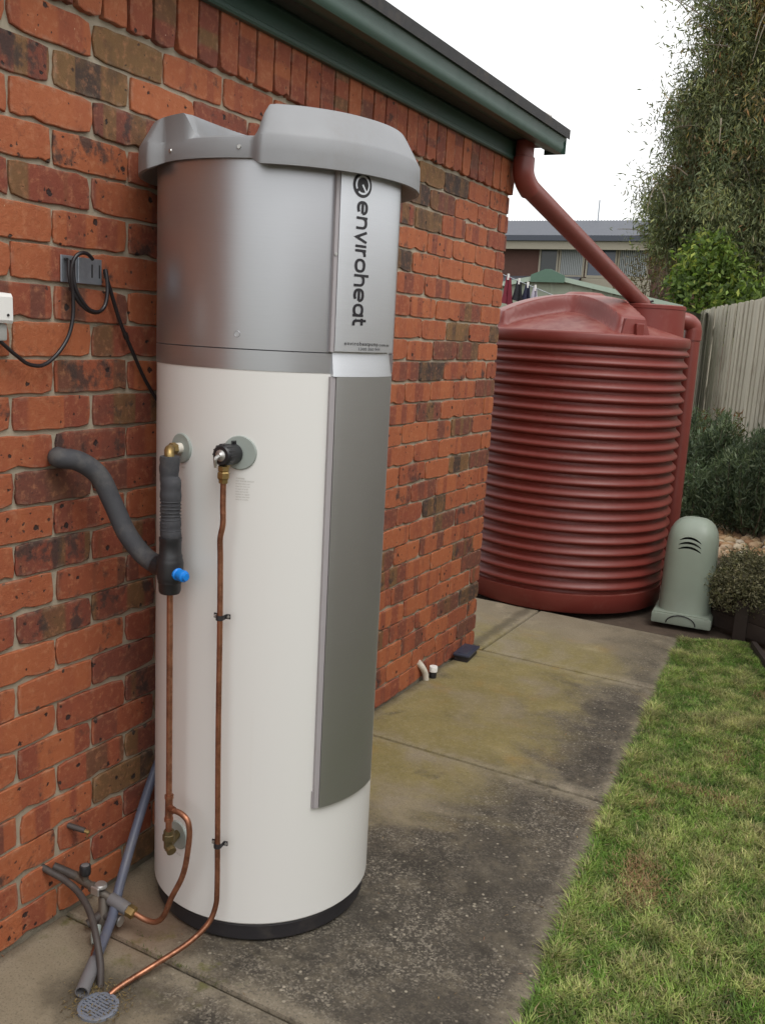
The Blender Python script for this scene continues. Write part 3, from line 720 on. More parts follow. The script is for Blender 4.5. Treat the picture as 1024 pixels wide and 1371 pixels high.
# ---- lettering on the label: strokes bent round the casing
def ribbon(path, w, closed=False):
    """flat stroke: list of (u, v) -> quads"""
    P = [Vector(p) for p in path]; n = len(P); L = []; Rr = []
    for i in range(n):
        a = P[i-1] if (i or closed) else None; b = P[(i+1) % n] if (i < n-1 or closed) else None
        d = ((P[i]-a).normalized() if a is not None else Vector((0, 0)))+((b-P[i]).normalized() if b is not None else Vector((0, 0)))
        d.normalize(); nn = Vector((-d.y, d.x))
        ref = (P[i]-a).normalized() if a is not None else (b-P[i]).normalized()
        k = w/2/max(.5, nn.dot(Vector((-ref.y, ref.x))))
        L.append(P[i]+nn*k); Rr.append(P[i]-nn*k)
    V = []; F = []
    for i in range(n): V += [L[i], Rr[i]]
    for i in range(n if closed else n-1): j = (i+1) % n; F.append((2*i, 2*i+1, 2*j+1, 2*j))
    return V, F
def arc(cx, cy, rx, ry, a0, a1, n=22, p=2.4):
    out = []
    for i in range(n+1):
        a = R(a0+(a1-a0)*i/n); c, s_ = math.cos(a), math.sin(a)
        out.append((cx+rx*math.copysign(abs(c)**(2/p), c), cy+ry*math.copysign(abs(s_)**(2/p), s_)))
    return out
X = 1.0; SW = .235       # x-height 1, stroke
h = SW/2
GL = {
 'e': (1.22, [arc(.61, .5, .61-h, .5-h, 0, 310, 26), [(.12, .5), (1.22-h, .5)]]),
 'n': (1.10, [[(h, 0), (h, 1)], [(h, .55)]+arc(.55, .50, .55-h, .5-h, 170, 0, 16)+[(1.10-h, 0)]]),
 'v': (1.05, [[(.08, 1), (.525, .05), (.97, 1)]]),
 'i': (.24, [[(h, 0), (h, 1)]]),
 'r': (.66, [[(h, 0), (h, 1)], [(h, .52)]+arc(.56, .50, .56-h, .5-h, 172, 84, 9)]),
 'o': (1.24, [arc(.62, .5, .62-h, .5-h, 0, 345, 26)+[(1.24-h, .5)]]),
 'h': (1.10, [[(h, 0), (h, 1.36)], [(h, .55)]+arc(.55, .50, .55-h, .5-h, 170, 0, 16)+[(1.10-h, 0)]]),
 'a': (1.18, [arc(.58, .5, .58-h, .5-h, 20, 360, 26), [(1.18-h, 1), (1.18-h, 0)]]),
 't': (.66, [[(.2, 1.30), (.2, .34)]+arc(.50, .34, .30, .34-h, 180, 262, 8)+[(.66, h)], [(0, 1-h), (.62, 1-h)]]),
}
def on_label(u, v, z0, az0, r=.3142): return pol(az0+math.degrees(v/.3135), r, z0-u)
def label_mesh(name, shapes, z0, az0, mat, parent, r=.3142):
    m = MB()
    for V, F in shapes: m.add([on_label(p[0], p[1], z0, az0, r) for p in V], F)
    return m.build(name, mat, parent, raw=True)
word = 'enviroheat'; gap = .145; tot = sum(GL[c][0] for c in word)+gap*(len(word)-1)
sc_u = (1.855-1.577)/tot; sc_v = .0325
def dens(P):
    out = [P[0]]
    for a, b in zip(P, P[1:]):
        n = max(1, int(math.dist(a, b)/.18))
        out += [(a[0]+(b[0]-a[0])*i/n, a[1]+(b[1]-a[1])*i/n) for i in range(1, n+1)]
    return out
u = 0
for ch in word:
    wd_, strokes = GL[ch]; sh = []
    for s_ in strokes:
        V, F = ribbon(dens(s_), SW*1.0)
        sh.append(([((u+p[0])*sc_u, p[1]*sc_v) for p in V], F))
    label_mesh('letter', sh, 1.855, -21.5, M['ink'], lab)
    u += wd_+gap
def disc(r_, n=40): return [(r_*math.cos(2*math.pi*i/n), r_*math.sin(2*math.pi*i/n)) for i in range(n)]
rl = .0275
def ringm(ro, ri, n=48, a0=0, a1=360):
    V = []; F = []
    for i in range(n+1):
        a = R(a0+(a1-a0)*i/n); V += [(ro*math.cos(a), ro*math.sin(a)), (ri*math.cos(a), ri*math.sin(a))]
    for i in range(n): F.append((2*i, 2*i+1, 2*i+3, 2*i+2))
    return V, F
LZ, LA = 1.889, -19.0
label_mesh('logo_disc', [ringm(rl, .0008)], LZ, LA, M['ink'], lab)
def dens2(a, b): return [(a[0]+(b[0]-a[0])*i/8, a[1]+(b[1]-a[1])*i/8) for i in range(9)]
ps = []
ps.append(ringm(rl*.76, rl*.60, 48, -38, 300))                      # pale ring, open at its tail
ps.append(ribbon(dens2((-.001, -.0008), (rl*.60, rl*.43)), rl*.17))      # pale bar from the centre
label_mesh('logo_mark', ps, LZ, LA, M['silver_l'], lab, r=.3147)
def text_mesh(txt, size, u0, v0, z0, az0, name, mat, parent, stretch=1, r=.3142, spacing=1.0, az1=None, bold=0):
    cu = bpy.data.curves.new('t', 'FONT'); cu.body = txt; cu.size = size; cu.space_character = spacing; cu.resolution_u = 2; cu.offset = bold
    o = bpy.data.objects.new('t', cu); COL.objects.link(o)
    me = bpy.data.meshes.new_from_object(o); bpy.data.objects.remove(o); bpy.data.curves.remove(cu)
    if az1 is not None: stretch = R(az1-az0)*.3135/max(v.co.x for v in me.vertices)
    m = MB(); V = []
    for v in me.vertices: V.append(pol(az0+math.degrees((u0+v.co.x*stretch)/.3135), r, z0+v0+v.co.y))
    m.add(V, [tuple(p.vertices) for p in me.polygons]); bpy.data.meshes.remove(me)
    return m.build(name, mat, parent, raw=True)
text_mesh('enviroheatpump', .0128, 0, 0, 1.5318, -25.2, 'web_address', M['ink'], lab, spacing=1.22, az1=-4.8, bold=.00006)
text_mesh('.com.au', .0105, 0, 0, 1.5315, -4.6, 'web_address', M['ink'], lab, az1=5.2)
text_mesh('1300 360 944', .0100, 0, 0, 1.5205, -17.8, 'phone_number', M['greyprint'], lab, az1=-3.0)
# flange discs and small print on the cream body
for az, z, r_ in ((-101.2, 1.270, .036), (-69.6, 1.275, .040), (-101.0, .262, .038)):
    m = MB(); m.lathe([(0, .004), (r_-.002, .004), (r_, .002), (r_, -.012)], pol(az, HR, z), 32, ax=pol(az, 1, 0)); m.build('flange_disc', M['disc'], heater, sm=40, raw=True)
st = None
for i in range(9):
    w_ = (.028, .042, .044, .040, .043, .044, .036, .044, .044)[i]
    t_ = ['WARNING', 'HOT WATER OUTLET', 'fit valve before use', 'drain line must run', 'to open air at all', 'times and not be', 'blocked or capped', 'operate valve lever', 'every six months'][i]
    text_mesh(t_, .0046, 0, 0, 1.213-.0062*i, -71.2, 'small_print', M['fineprint'], heater, stretch=1.0, r=.3005)
text_mesh('HOT', .0065, 0, 0, 1.222, -101, 'small_print', M['fineprint'], heater, stretch=1.1, r=.3005)
text_mesh('COLD', .008, 0, 0, .205, -104, 'small_print', M['fineprint'], heater, stretch=1.3, r=.3005)

# ------------------------------------------------------------------ plumbing on the heater
def P3(az, r, z): return H2W(pol(az, r, z))
hx = lambda x, y, z: H2W((x, y, z))
def foot(x, y, zm): return hx(x, y, zm)-Vector((0, 0, zm))     # foot of a plumb line through a point at height zm
# hot outlet elbow + relief valve
el = thing('brass_elbow', 'small brass elbow screwed into the upper left flange of the heater', 'elbow', P3(-101, .31, 1.27))
m = MB(); m.cyl(P3(-101.2, .304, 1.270), P3(-101.2, .318, 1.270), .013, n=16); m.build('collar', M['upvc_w'], el, sm=40)
m = MB(); m.cyl(P3(-101.2, .318, 1.270), P3(-101.2, .332, 1.270), .0145, n=6); m.tube([P3(-101.2, .33, 1.270), hx(-.048, -.350, 1.270), hx(-.041, -.357, 1.262), hx(-.036, -.358, 1.248)], [.0105, .0115, .0115, .0105], n=14); m.build('elbow_body', M['brass'], el, sm=40)

vx, vy = -.035, -.358     # vertical pipe line in heater coordinates
lagp = thing('lagged_pipe', 'short upright dark grey foam lagged pipe above the black mixing valve', 'pipe', hx(vx, vy, 1.06))
m = MB(); zz = np.linspace(1.062, 1.258, 24)
m.tube([hx(vx+random.uniform(-.0012, .0012)-(.004 if z > 1.2 else 0), vy, z) for z in zz], [.0235+(.001*math.sin(i*1.7)+.0012*math.sin(i*.6))+(-.0025 if i in (0, 23) else 0) for i in range(24)], n=20, cat=False)
m.build('lagging', M['lag'], lagp, sm=40)
m = MB()
for i in range(9): m.lathe([(.0242, -.0012), (.0252, 0), (.0242, .0012)], hx(vx, vy, 1.085+.0085*i), 20)
m.build('tie_wrap', M['lag'], lagp, sm=40)
val = thing('mixing_valve', 'black plastic tempering valve with a bright blue cap on the heater pipework', 'valve', hx(vx, vy, .93))
m = MB(); m.lathe([(.010, .930), (.0235, .930), (.026, .936), (.027, .955), (.0285, .957), (.0285, .962), (.0305, .966), (.031, .972), (.0315, 1.005), (.030, 1.012), (.0285, 1.016), (.0285, 1.022), (.026, 1.026), (.0255, 1.055), (.0265, 1.058), (.0265, 1.066), (.02, 1.067)], foot(vx, vy, 1.0), 28); m.build('valve_body', M['black'], val, sm=35)
hin = [hx(vx, vy, .985), hx(vx-.04, vy+.014, .985)]
m = MB(); m.tube([hin[0], hin[1], hx(vx-.062, vy+.022, .985)], [.023, .023, .025], n=20, cat=False); m.build('side_port', M['black'], val, sm=35)
ca = Vector((.97, -.22, -.02)).normalized()
c0 = hx(vx, vy, .983)+ca*.024
m = MB(); m.lathe([(0, .040), (.008, .040), (.009, .037), (.0095, .034), (.0135, .032), (.0145, .028), (.014, .018), (.0125, .016), (.0125, .010), (.015, .008), (.015, 0), (.012, -.004)], c0, 18, ax=ca); m.build('cap', M['blue'], val, sm=30)
# foam lagged pipe from the wall
hose = thing('lagged_hose', 'bent charcoal foam lagged pipe running from the brick wall down to the mixing valve', 'pipe', (0.03, -2.77, 1.23))
hp = [(.004, -2.752, 1.2285), (.03, -2.772, 1.2290), (.058, -2.744, 1.224), (.085, -2.704, 1.190), (.115, -2.684, 1.120), (.150, -2.672, 1.048), (.185, -2.664, 1.008), (.205, -2.660, .993)]
e1 = hx(vx-.058, vy+.020, .985); hp.append(tuple(e1))
m = MB(); m.tube(hp, [.0235, .024, .0245, .0245, .0235, .024, .0235, .0235, .0235], n=20, sub=10); m.build('lagging', M['lag'], hose, sm=45)
# cold riser under the valve, tee, side run to the tap set
cu = thing('copper_riser', 'copper pipe rising from the lower tee to the black mixing valve', 'pipe', hx(vx, vy, .40))
m = MB(); m.tube([hx(vx, vy, .935), hx(vx+.001, vy, .7), hx(vx+.002, vy, .372)], .0075, n=14, cat=False); m.build('riser', M['copper'], cu, sm=50)
tz = .385; tx = vx+.002
m = MB(); m.lathe([(.0085, .400), (.0112, .400), (.0112, .408), (.0085, .408)], foot(tx, vy, .37), 16); m.lathe([(.0095, .345), (.0095, .405)], foot(tx, vy, .37), 16); m.lathe([(.0085, .338), (.0112, .338), (.0112, .347), (.0085, .347)], foot(tx, vy, .37), 16); m.lathe([(.0080, .31), (.0080, .340)], foot(tx, vy, .33), 14)
m.cyl(hx(tx, vy, .375), hx(tx+.020, vy-.006, .374), .0095, n=14); m.build('tee', M['copper'], cu, sm=40)
M['oldbrass'] = simple('corroded_brass', (.16, .115, .05), .5, .6, var=.35, vs=40, dirt=.6, dirtc=(.05, .05, .03))
br = thing('brass_valve', 'corroded brass cold inlet valve in front of the lowest grey flange', 'valve', hx(tx, vy, .26))
m = MB(); m.lathe([(.006, .312), (.013, .312), (.0135, .303), (.0155, .301), (.0155, .286), (.012, .283), (.012, .264), (.0095, .261), (.0095, .258), (0, .258)], foot(tx, vy, .28), 8); m.build('valve_body', M['oldbrass'], br, sm=30)
m = MB(); m.cyl(hx(tx, vy, .272), P3(-101, .302, .266), .0105, n=12); m.build('inlet_stub', M['oldbrass'], br, sm=40)
m = MB(); m.lathe([(.0115, 0), (.0125, .004), (.0125, .012), (.0, .013)], hx(tx, vy, .272)+Vector((.6, -.3, -.35)).normalized()*.010, 10, ax=(.75, -.35, -.3)); m.build('cap', M['oldbrass'], br, sm=30)

cs = thing('copper_cold_pipe', 'curved copper pipe looping from the lower tee to the tap set on the ground', 'pipe', (.25, -2.69, .05))
m = MB(); m.tube([hx(tx+.018, vy-.005, .3745), hx(.008, -.361, .372), hx(.029, -.361, .360), hx(.036, -.361, .335), hx(.032, -.361, .280), hx(.016, -.361, .205), (.326, -2.690, .135), (.308, -2.697, .082), (.288, -2.700, .060), (.262, -2.704, .055), (.230, -2.710, .063), (.214, -2.712, .068)], .0072, n=14, sub=7); m.build('tube', M['copper'], cs, sm=50)
# relief valve, drain line
rv = thing('relief_valve', 'round black relief valve with chrome lever on the upper right flange of the heater', 'valve', P3(-72, .33, 1.27))
da = (H2W(pol(-76, 1, 0))-H2W((0, 0, 0))).normalized()
da = (da+Vector((-.22, -.10, 0))).normalized()
f0 = P3(-72, .302, 1.272)
m = MB(); m.lathe([(.0, .052), (.021, .052), (.0245, .048), (.0255, .040), (.0255, .030), (.0235, .029), (.0235, .000)], f0, 28, ax=da); m.build('valve_body', M['black'], rv, sm=35)
m = MB()
for k in range(14):
    a = 2*math.pi*k/14; B = da.to_track_quat('Z', 'Y').to_matrix(); d = B @ Vector((math.cos(a), math.sin(a), 0))
    m.cyl(f0+d*.0248+da*.028, f0+d*.0248+da*.048, .0018, n=6)
m.cyl(f0+Vector((0, 0, .020)), f0+Vector((0, 0, .030))+da*.004, .006, n=8); m.build('grip_ribs', M['black'], rv, sm=40)
m = MB(); m.lathe([(0, .060), (.006, .060), (.009, .056), (.0135, .0535), (.0135, .0515)], f0, 18, ax=da); m.tube([f0+da*.058, f0+da*.068+Vector((-.001, 0, -.006)), f0+da*.066+Vector((-.003, 0, -.026))], [.004, .0045, .003], n=8); m.build('lever', M['chrome'], rv, sm=40)
rx, ry = .0965, -.330
m = MB(); m.tube([f0+da*.022+Vector((0, 0, -.01)), hx(rx, ry, 1.245)], .012, n=12, cat=False); m.lathe([(.008, 1.247), (.0135, 1.247), (.0135, 1.237), (.0115, 1.235), (.0145, 1.232), (.0145, 1.220), (.0115, 1.216), (.0110, 1.208), (.007, 1.208)], foot(rx, ry, 1.225), 6); m.build('outlet_nut', M['brass'], rv, sm=25)
dl = thing('copper_drain_pipe', 'long copper pipe clipped down the heater front and bent across to the drain', 'pipe', hx(.1, -.327, .6))
m = MB(); m.tube([hx(rx, ry, 1.222), hx(rx, ry, 1.16), hx(rx+.001, ry, 1.112), hx(rx-.006, ry, 1.078), hx(rx-.008, ry+.004, 1.035), hx(rx-.008, ry+.007, .88), hx(rx-.006, ry+.006, .6), hx(rx-.002, ry+.006, .3), hx(rx, ry+.005, .175), hx(rx-.001, ry+.003, .135), hx(rx-.012, ry-.010, .088), (.402, -2.706, .052), (.367, -2.795, .028), (.336, -2.882, .010), (.331, -2.905, .004)], .0068, n=14, sub=7); m.build('tube', M['copper'], dl, sm=50)
for z, xo in ((.884, rx-.008), (.296, rx-.002)):
    c = hx(xo, ry+.006, z); tdir = (HM @ Vector((math.cos(R(15)), math.sin(R(15)), 0))).normalized(); nd = (HM @ pol(-75, 1, 0)).normalized()
    m = MB(); wv = []
    for q in (-.021, -.0105, -.0092, -.006, 0, .006, .0092, .0105, .021):
        wv.append(c+tdir*q+nd*((math.sqrt(max(0, .0095**2-q*q)) if abs(q) < .0094 else -.0135)))
    V = [];  F = []
    for p_ in wv:
        V += [p_+Vector((0, 0, .006)), p_-Vector((0, 0, .006)), p_+Vector((0, 0, .006))-nd*.002, p_-Vector((0, 0, .006))-nd*.002]
    for i in range(len(wv)-1):
        b = 4*i; F += [(b, b+1, b+5, b+4), (b+2, b+6, b+7, b+3), (b, b+4, b+6, b+2), (b+1, b+3, b+7, b+5)]
    F += [(0, 2, 3, 1), (len(V)-4, len(V)-3, len(V)-1, len(V)-2)]
    m.add(V, F); cl = m.build('pipe_clip', M['basem'], dl)
    m = MB()
    for q in (-.0165, .0165): m.lathe([(0, .0015), (.0035, .0012), (.0035, -.002)], c+tdir*q-nd*.0125, 8, ax=nd)
    m.build('clip_screw', M['chrome'], cl)

# ------------------------------------------------------------------ tap set and pipes on the ground by the wall
ts = thing('tap_set', 'grey limescaled valve set low by the brick wall with black knob and white handle', 'valve', (.12, -2.71, .05))
ax0, ax1 = Vector((.035, -2.735, .118)), Vector((.205, -2.713, .069))
def along(t): return ax0.lerp(ax1, t)
m = MB(); m.tube([along(0), along(.3), along(.32), along(.46), along(.48), along(.66)], [.011, .011, .014, .014, .0105, .0105], n=14, cat=False); m.build('body', M['dullmetal'], ts, sm=40)
m = MB(); m.tube([along(.66), along(.67), along(.98), along(.99)], [.0155, .0165, .0165, .0140], n=18, cat=False); m.build('coupling', M['pvc_l'], ts, sm=40)
m = MB(); m.tube([along(.985), along(1.0), along(1.10), along(1.12)], [.0155, .016, .016, .010], n=6, cat=False); m.build('compression_nut', M['brass'], ts, sm=20)
m = MB(); m.tube([along(.20)+Vector((0, 0, .004)), along(.20)+Vector((0, 0, .022))], .009, n=12); m.build('stem', M['dullmetal'], ts, sm=40)
kb = along(.20)+Vector((0, 0, .022))
m = MB(); m.lathe([(0, .0275), (.011, .0275), (.0135, .0265), (.0145, .024), (.0148, .004), (.0125, 0), (0, 0)], kb, 20); m.build('knob', M['black'], ts, sm=35)
m = MB(); m.lathe([(0, .0285), (.009, .0283), (.0105, .0276)], kb, 16); m.build('knob_disc', M['pvc_l'], ts, sm=35)
hb2 = along(.50)+Vector((0, -.002, .020))
m = MB(); m.lathe([(0, .008), (.014, .007), (.0165, .003), (.0165, -.002), (.013, -.004)], hb2, 18); m.box((hb2.x-.018, hb2.y-.019, hb2.z-.020), (hb2.x+.010, hb2.y-.013, hb2.z+.003), .002); m.build('lever_handle', M['chrome'], ts, sm=35)
m = MB(); m.tube([along(.55)+Vector((0, 0, -.008)), along(.55)+Vector((.010, -.010, -.045)), along(.55)+Vector((.012, -.018, -.075))], [.014, .014, .013], n=14); m.build('branch', M['dullmetal'], ts, sm=40)
m = MB(); m.tube([along(.55)+Vector((.006, -.012, -.050)), along(.55)+Vector((-.012, -.045, -.066))], [.0145, .012], n=14); m.build('lower_branch', M['poly'], ts, sm=40)
b_ = along(.55)+Vector((.060, -.004, -.052))
m = MB(); m.cyl(along(.55)+Vector((.004, -.012, -.048)), b_, .0125, n=14); m.build('spout', M['poly'], ts, sm=40)
m = MB(); m.cyl(b_, b_+(b_-along(.55)-Vector((.004, -.012, -.048))).normalized()*.004, .0145, n=14); m.build('spout_ring', M['chrome'], ts, sm=40)
m = MB(); m.tube([Vector((.155, -2.775, .040)), Vector((.168, -2.790, .024)), Vector((.176, -2.798, .012))], [.0125, .0125, .011], n=14); m.build('union', M['disc'], ts, sm=40)
m = MB(); m.tube([Vector((.180, -2.800, .012)), Vector((.20, -2.83, .010)), Vector((.23, -2.86, .006))], .0065, n=10); m.build('copper_stub', M['copper'], ts, sm=40)

bp = thing('blue_grey_pipe', 'straight blue grey plastic pipe slanting down from behind the heater to the drain', 'pipe', (.15, -2.7, .05))
m = MB(); m.tube([(.018, -2.16, .62), (.033, -2.42, .31), (.078, -2.546, .20), (.141, -2.681, .095), (.180, -2.747, .056), (.228, -2.839, .033), (.255, -2.885, .026)], [.0128]*7, n=18, sub=6); m.build('tube', M['pvc'], bp, sm=50)
sx0, sx1 = Vector((.240, -2.862, .0300)), Vector((.288, -2.952, .0175))
dv = (sx1-sx0).normalized()
m = MB(); m.lathe([(.0125, 0), (.0165, .001), (.0165, .098), (.0140, .098), (.0138, .03), (0, .03)], sx0, 20, ax=dv); m.build('socket', M['pvc_l'], bp, sm=35)
pp = thing('poly_pipe', 'dusty brown poly pipe looping out of the brick wall down to the drain', 'pipe', (.1, -2.8, .05))
m = MB(); m.tube([(-.010, -2.803, .163), (.020, -2.796, .152), (.052, -2.788, .141), (.106, -2.790, .126), (.176, -2.816, .107), (.236, -2.853, .078), (.272, -2.876, .040), (.286, -2.890, .012), (.291, -2.896, .0)], .0085, n=14, sub=7); m.build('tube', M['poly'], pp, sm=50)
p2 = thing('poly_pipe', 'dusty brown pipe leading from the wall into the grey valve set', 'pipe', (.03, -2.75, .12))
m = MB(); m.tube([(-.004, -2.772, .150), (.014, -2.758, .138), tuple(ax0+Vector((.004, 0, 0)))], [.0115, .0115, .0115], n=14); m.build('tube', M['poly'], p2, sm=50)
wt = thing('wall_stub', 'small brown pipe stub with brass tip sticking out of the wall above the valve set', 'pipe stub', (0, -2.714, .237))
m = MB(); m.tube([(-.02, -2.727, .247), (.035, -2.708, .236), (.042, -2.706, .2345)], [.0075, .0075, .006], n=12, cat=False); m.build('tube', M['poly'], wt, sm=40)
m = MB(); m.tube([(.042, -2.706, .2345), (.054, -2.702, .232)], .0050, n=8); m.tube([(.048, -2.704, .231), (.048, -2.704, .218)], .002, n=6); m.build('brass_tip', M['brass'], wt, sm=40)
# drain grate
gr = thing('drain_grate', 'small round grey slotted drain grate in the concrete in the lower left corner', 'drain', (.338, -2.948, .004))
gc = Vector((.338, -2.948, 0))
m = MB(); m.lathe([(.047, -.002), (.047, .006), (.044, .0075), (.0385, .0075), (.0375, -.002)], gc, 40); m.build('rim', M['grate'], gr, sm=35)
m = MB(); m.lathe([(0, .001), (.0375, .001)], gc, 32); m.build('well', M['black'], gr)
m = MB()
for k in range(-4, 5):
    y_ = k*.0085; L_ = math.sqrt(.0380**2-y_*y_)
    m.box((gc.x-L_, gc.y+y_-.0026, .0012), (gc.x+L_, gc.y+y_+.0026, .0066))
m.build('slat', M['grate'], gr)
m = MB()
for k in (-2, -1, 0, 1, 2): m.box((gc.x+k*.0135-.002, gc.y-.0370+abs(k)*.005, .0012), (gc.x+k*.0135+.002, gc.y+.0370-abs(k)*.005, .0061))
m.build('cross_bar', M['grate'], gr)
# debris round the drain
def litter():
    V, F, C = [], [], []
    for i in range(420):
        a = random.uniform(0, 2*math.pi); d = abs(random.gauss(.055, .018)); x_, y_ = gc.x-.012+d*math.cos(a), gc.y+.018+d*.9*math.sin(a)
        L_, w_ = random.uniform(.002, .007), random.uniform(.001, .0025); b = random.uniform(0, math.pi); z_ = random.uniform(.002, .007)
        dx, dy = math.cos(b)*L_, math.sin(b)*L_; n_ = len(V)
        V += [(x_-dx-dy*.15, y_-dy+dx*.15, z_), (x_-dy*.2, y_+dx*.2, z_+.003), (x_+dx, y_+dy, z_+.001), (x_+dy*.2, y_-dx*.2, z_+.003)]; F.append((n_, n_+1, n_+2, n_+3))
        c = random.choice([(.24, .17, .06), (.17, .12, .05), (.30, .22, .10), (.10, .07, .04)]); C += [c]*4
    np_mesh('leaf_litter', np.array(V), np.array(F), M['leaf'], cols=np.array(C), kind='stuff', label='thin ring of brown leaf litter round the drain grate', category='litter')
litter()
def scraps():
    V, F, C = [], [], []
    for i in range(150):
        y_ = random.uniform(-3.0, .8); e_ = path_edge(y_); x_ = random.choice([random.uniform(.02, e_), e_-abs(random.gauss(0, .08)), abs(random.gauss(.02, .02))])
        if x_ > e_ or x_ < .005: continue
        L_, w_ = random.uniform(.003, .011), random.uniform(.0008, .0022); b = random.uniform(0, math.pi); dx, dy = math.cos(b)*L_, math.sin(b)*L_; n_ = len(V)
        V += [(x_-dx, y_-dy, .001), (x_-math.sin(b)*w_, y_+math.cos(b)*w_, .0025), (x_+dx, y_+dy, .0015), (x_+math.sin(b)*w_, y_-math.cos(b)*w_, .0025)]; F.append((n_, n_+1, n_+2, n_+3))
        C += [random.choice([(.30, .20, .09), (.16, .10, .05), (.40, .33, .20), (.12, .13, .04), (.28, .13, .07)])]*4
    np_mesh('path_scraps', np.array(V), np.array(F), M['leaf'], cols=np.array(C), kind='stuff', label='scattered dry leaf scraps and grass clippings on the concrete path', category='litter')
scraps()

# ------------------------------------------------------------------ bracket, cable, switch on the wall
bk = thing('bracket_plate', 'small galvanised metal plate fixed to the brick wall with cable looped over it', 'bracket', (.01, -2.68, 1.66))
m = MB(); m.box((.003, -2.742, 1.6385), (.0065, -2.690, 1.7005), .001); m.box((.0065, -2.692, 1.6390), (.010, -2.618, 1.6995), .001); m.build('plate', M['galv'], bk)
m = MB(); m.box((.0095, -2.652, 1.655), (.0108, -2.648, 1.686)); m.box((.0095, -2.628, 1.655), (.0108, -2.6245, 1.686)); m.build('slot', M['black'], bk)
m = MB(); m.box((.0066, -2.735, 1.689), (.012, -2.724, 1.6945), .001); m.build('fixing', M['black'], bk)
cb = thing('black_cable', 'black electric cable drooping from the white switch and coiled over the metal plate', 'cable', (.02, -2.7, 1.5))
m = MB(); m.tube([(.030, -2.935, 1.500), (.030, -2.890, 1.468), (.026, -2.855, 1.450), (.024, -2.815, 1.447), (.022, -2.775, 1.468), (.022, -2.738, 1.510), (.022, -2.722, 1.555), (.022, -2.721, 1.610), (.025, -2.728, 1.655), (.028, -2.724, 1.690), (.030, -2.708, 1.706), (.030, -2.685, 1.708), (.028, -2.665, 1.697)], .0046, n=10, sub=7); m.build('strand', M['cable'], cb, sm=50)
for dy, dz, dx in ((0, 0, 0), (.0085, .002, .004)):
    m = MB(); pts = []
    ell = [(-2.727+dy, 1.690), (-2.729+dy, 1.655), (-2.722+dy, 1.622), (-2.700+dy, 1.592), (-2.672, 1.576+dz), (-2.645, 1.574+dz), (-2.622-dy*.4, 1.590), (-2.611-dy*.4, 1.625), (-2.611-dy*.4, 1.660), (-2.616, 1.678)]
    m.tube([(.016+dx+.008*math.sin(math.pi*i/9), a, b) for i, (a, b) in enumerate(ell)], .0046, n=10, sub=7); m.build('coil_turn', M['cable'], cb, sm=50)
m = MB(); m.tube([(.018, -2.617, 1.672), (.020, -2.600, 1.630), (.018, -2.570, 1.565), (.018, -2.545, 1.520), (.016, -2.515, 1.476), (.014, -2.470, 1.41), (.012, -2.40, 1.33)], .0048, n=10, sub=6); m.build('strand', M['cable'], cb, sm=50)
m = MB(); m.tube([(.018, -2.548, 1.527), (.0178, -2.541, 1.514)], .0068, n=10); m.build('cable_clip', M['cable'], cb)
sw = thing('isolator_switch', 'white weatherproof switch box at the left edge on the brick wall', 'switch', (.02, -2.93, 1.54))
m = MB()
prof = [(.004, 1.604), (.040, 1.602), (.047, 1.594), (.048, 1.545), (.044, 1.5385), (.004, 1.5385)]
y0s, y1s = -3.05, -2.902
V = [(x, y0s, z) for x, z in prof]+[(x, y1s-.012*(x/.05), z) for x, z in prof]; n_ = len(prof)
m.add(V, [(i, (i+1) % n_, n_+(i+1) % n_, n_+i) for i in range(n_)]+[tuple(range(n_-1, -1, -1)), tuple(range(n_, 2*n_))]); m.build('hood', M['switch'], sw, sm=30)
m = MB(); m.box((.004, -3.03, 1.500), (.036, -2.918, 1.5380), .006); m.build('lower_box', M['switchg'], sw, sm=40)
m = MB(); m.lathe([(0, .002), (.003, .0018), (.003, 0)], (.0482, -2.927, 1.556), 10, ax=(1, 0, 0)); m.build('screw', M['basem'], sw)

# ------------------------------------------------------------------ small stubs at the foot of the wall further along
o = thing('white_pipe_stub', 'short leaning white plastic pipe coming out of the ground at the brick wall', 'pipe', (.02, -.62, 0))
m = MB(); m.tube([(-.003, -.655, .095), (.010, -.640, .072), (.018, -.615, .035), (.022, -.605, -.01)], .0145, n=14); m.build('tube', M['upvc_w'], o, sm=50)
o = thing('capped_stub', 'small black pipe stub with a white cap by the wall', 'pipe', (.035, -.565, 0))
m = MB(); m.cyl((.036, -.563, -.01), (.036, -.563, .032), .0165, n=18); m.build('stub', M['black'], o, sm=40)
m = MB(); m.lathe([(.0185, .030), (.0195, .031), (.0195, .053), (.018, .056), (0, .057)], (.036, -.563, 0), 20); m.build('cap', M['switch'], o, sm=40)
o = thing('inspection_cap', 'dark blue black lidded box at the foot of the wall corner', 'pipe cover', (.05, -.2, 0))
Mx = Matrix.Translation((.052, -.200, 0)) @ Matrix.Rotation(R(6), 4, 'Z')
m = MB(); m.box((-.045, -.08, -.01), (.025, .08, .026), .006, Mx); m.build('box', M['basem'], o, sm=40)
m = MB(); m.box((-.050, -.090, .0265), (.036, .092, .038), .005, Mx); m.box((-.03, -.07, .0375), (.020, .07, .041), .002, Mx); m.build('cover', M['slate_box'], o, sm=40)
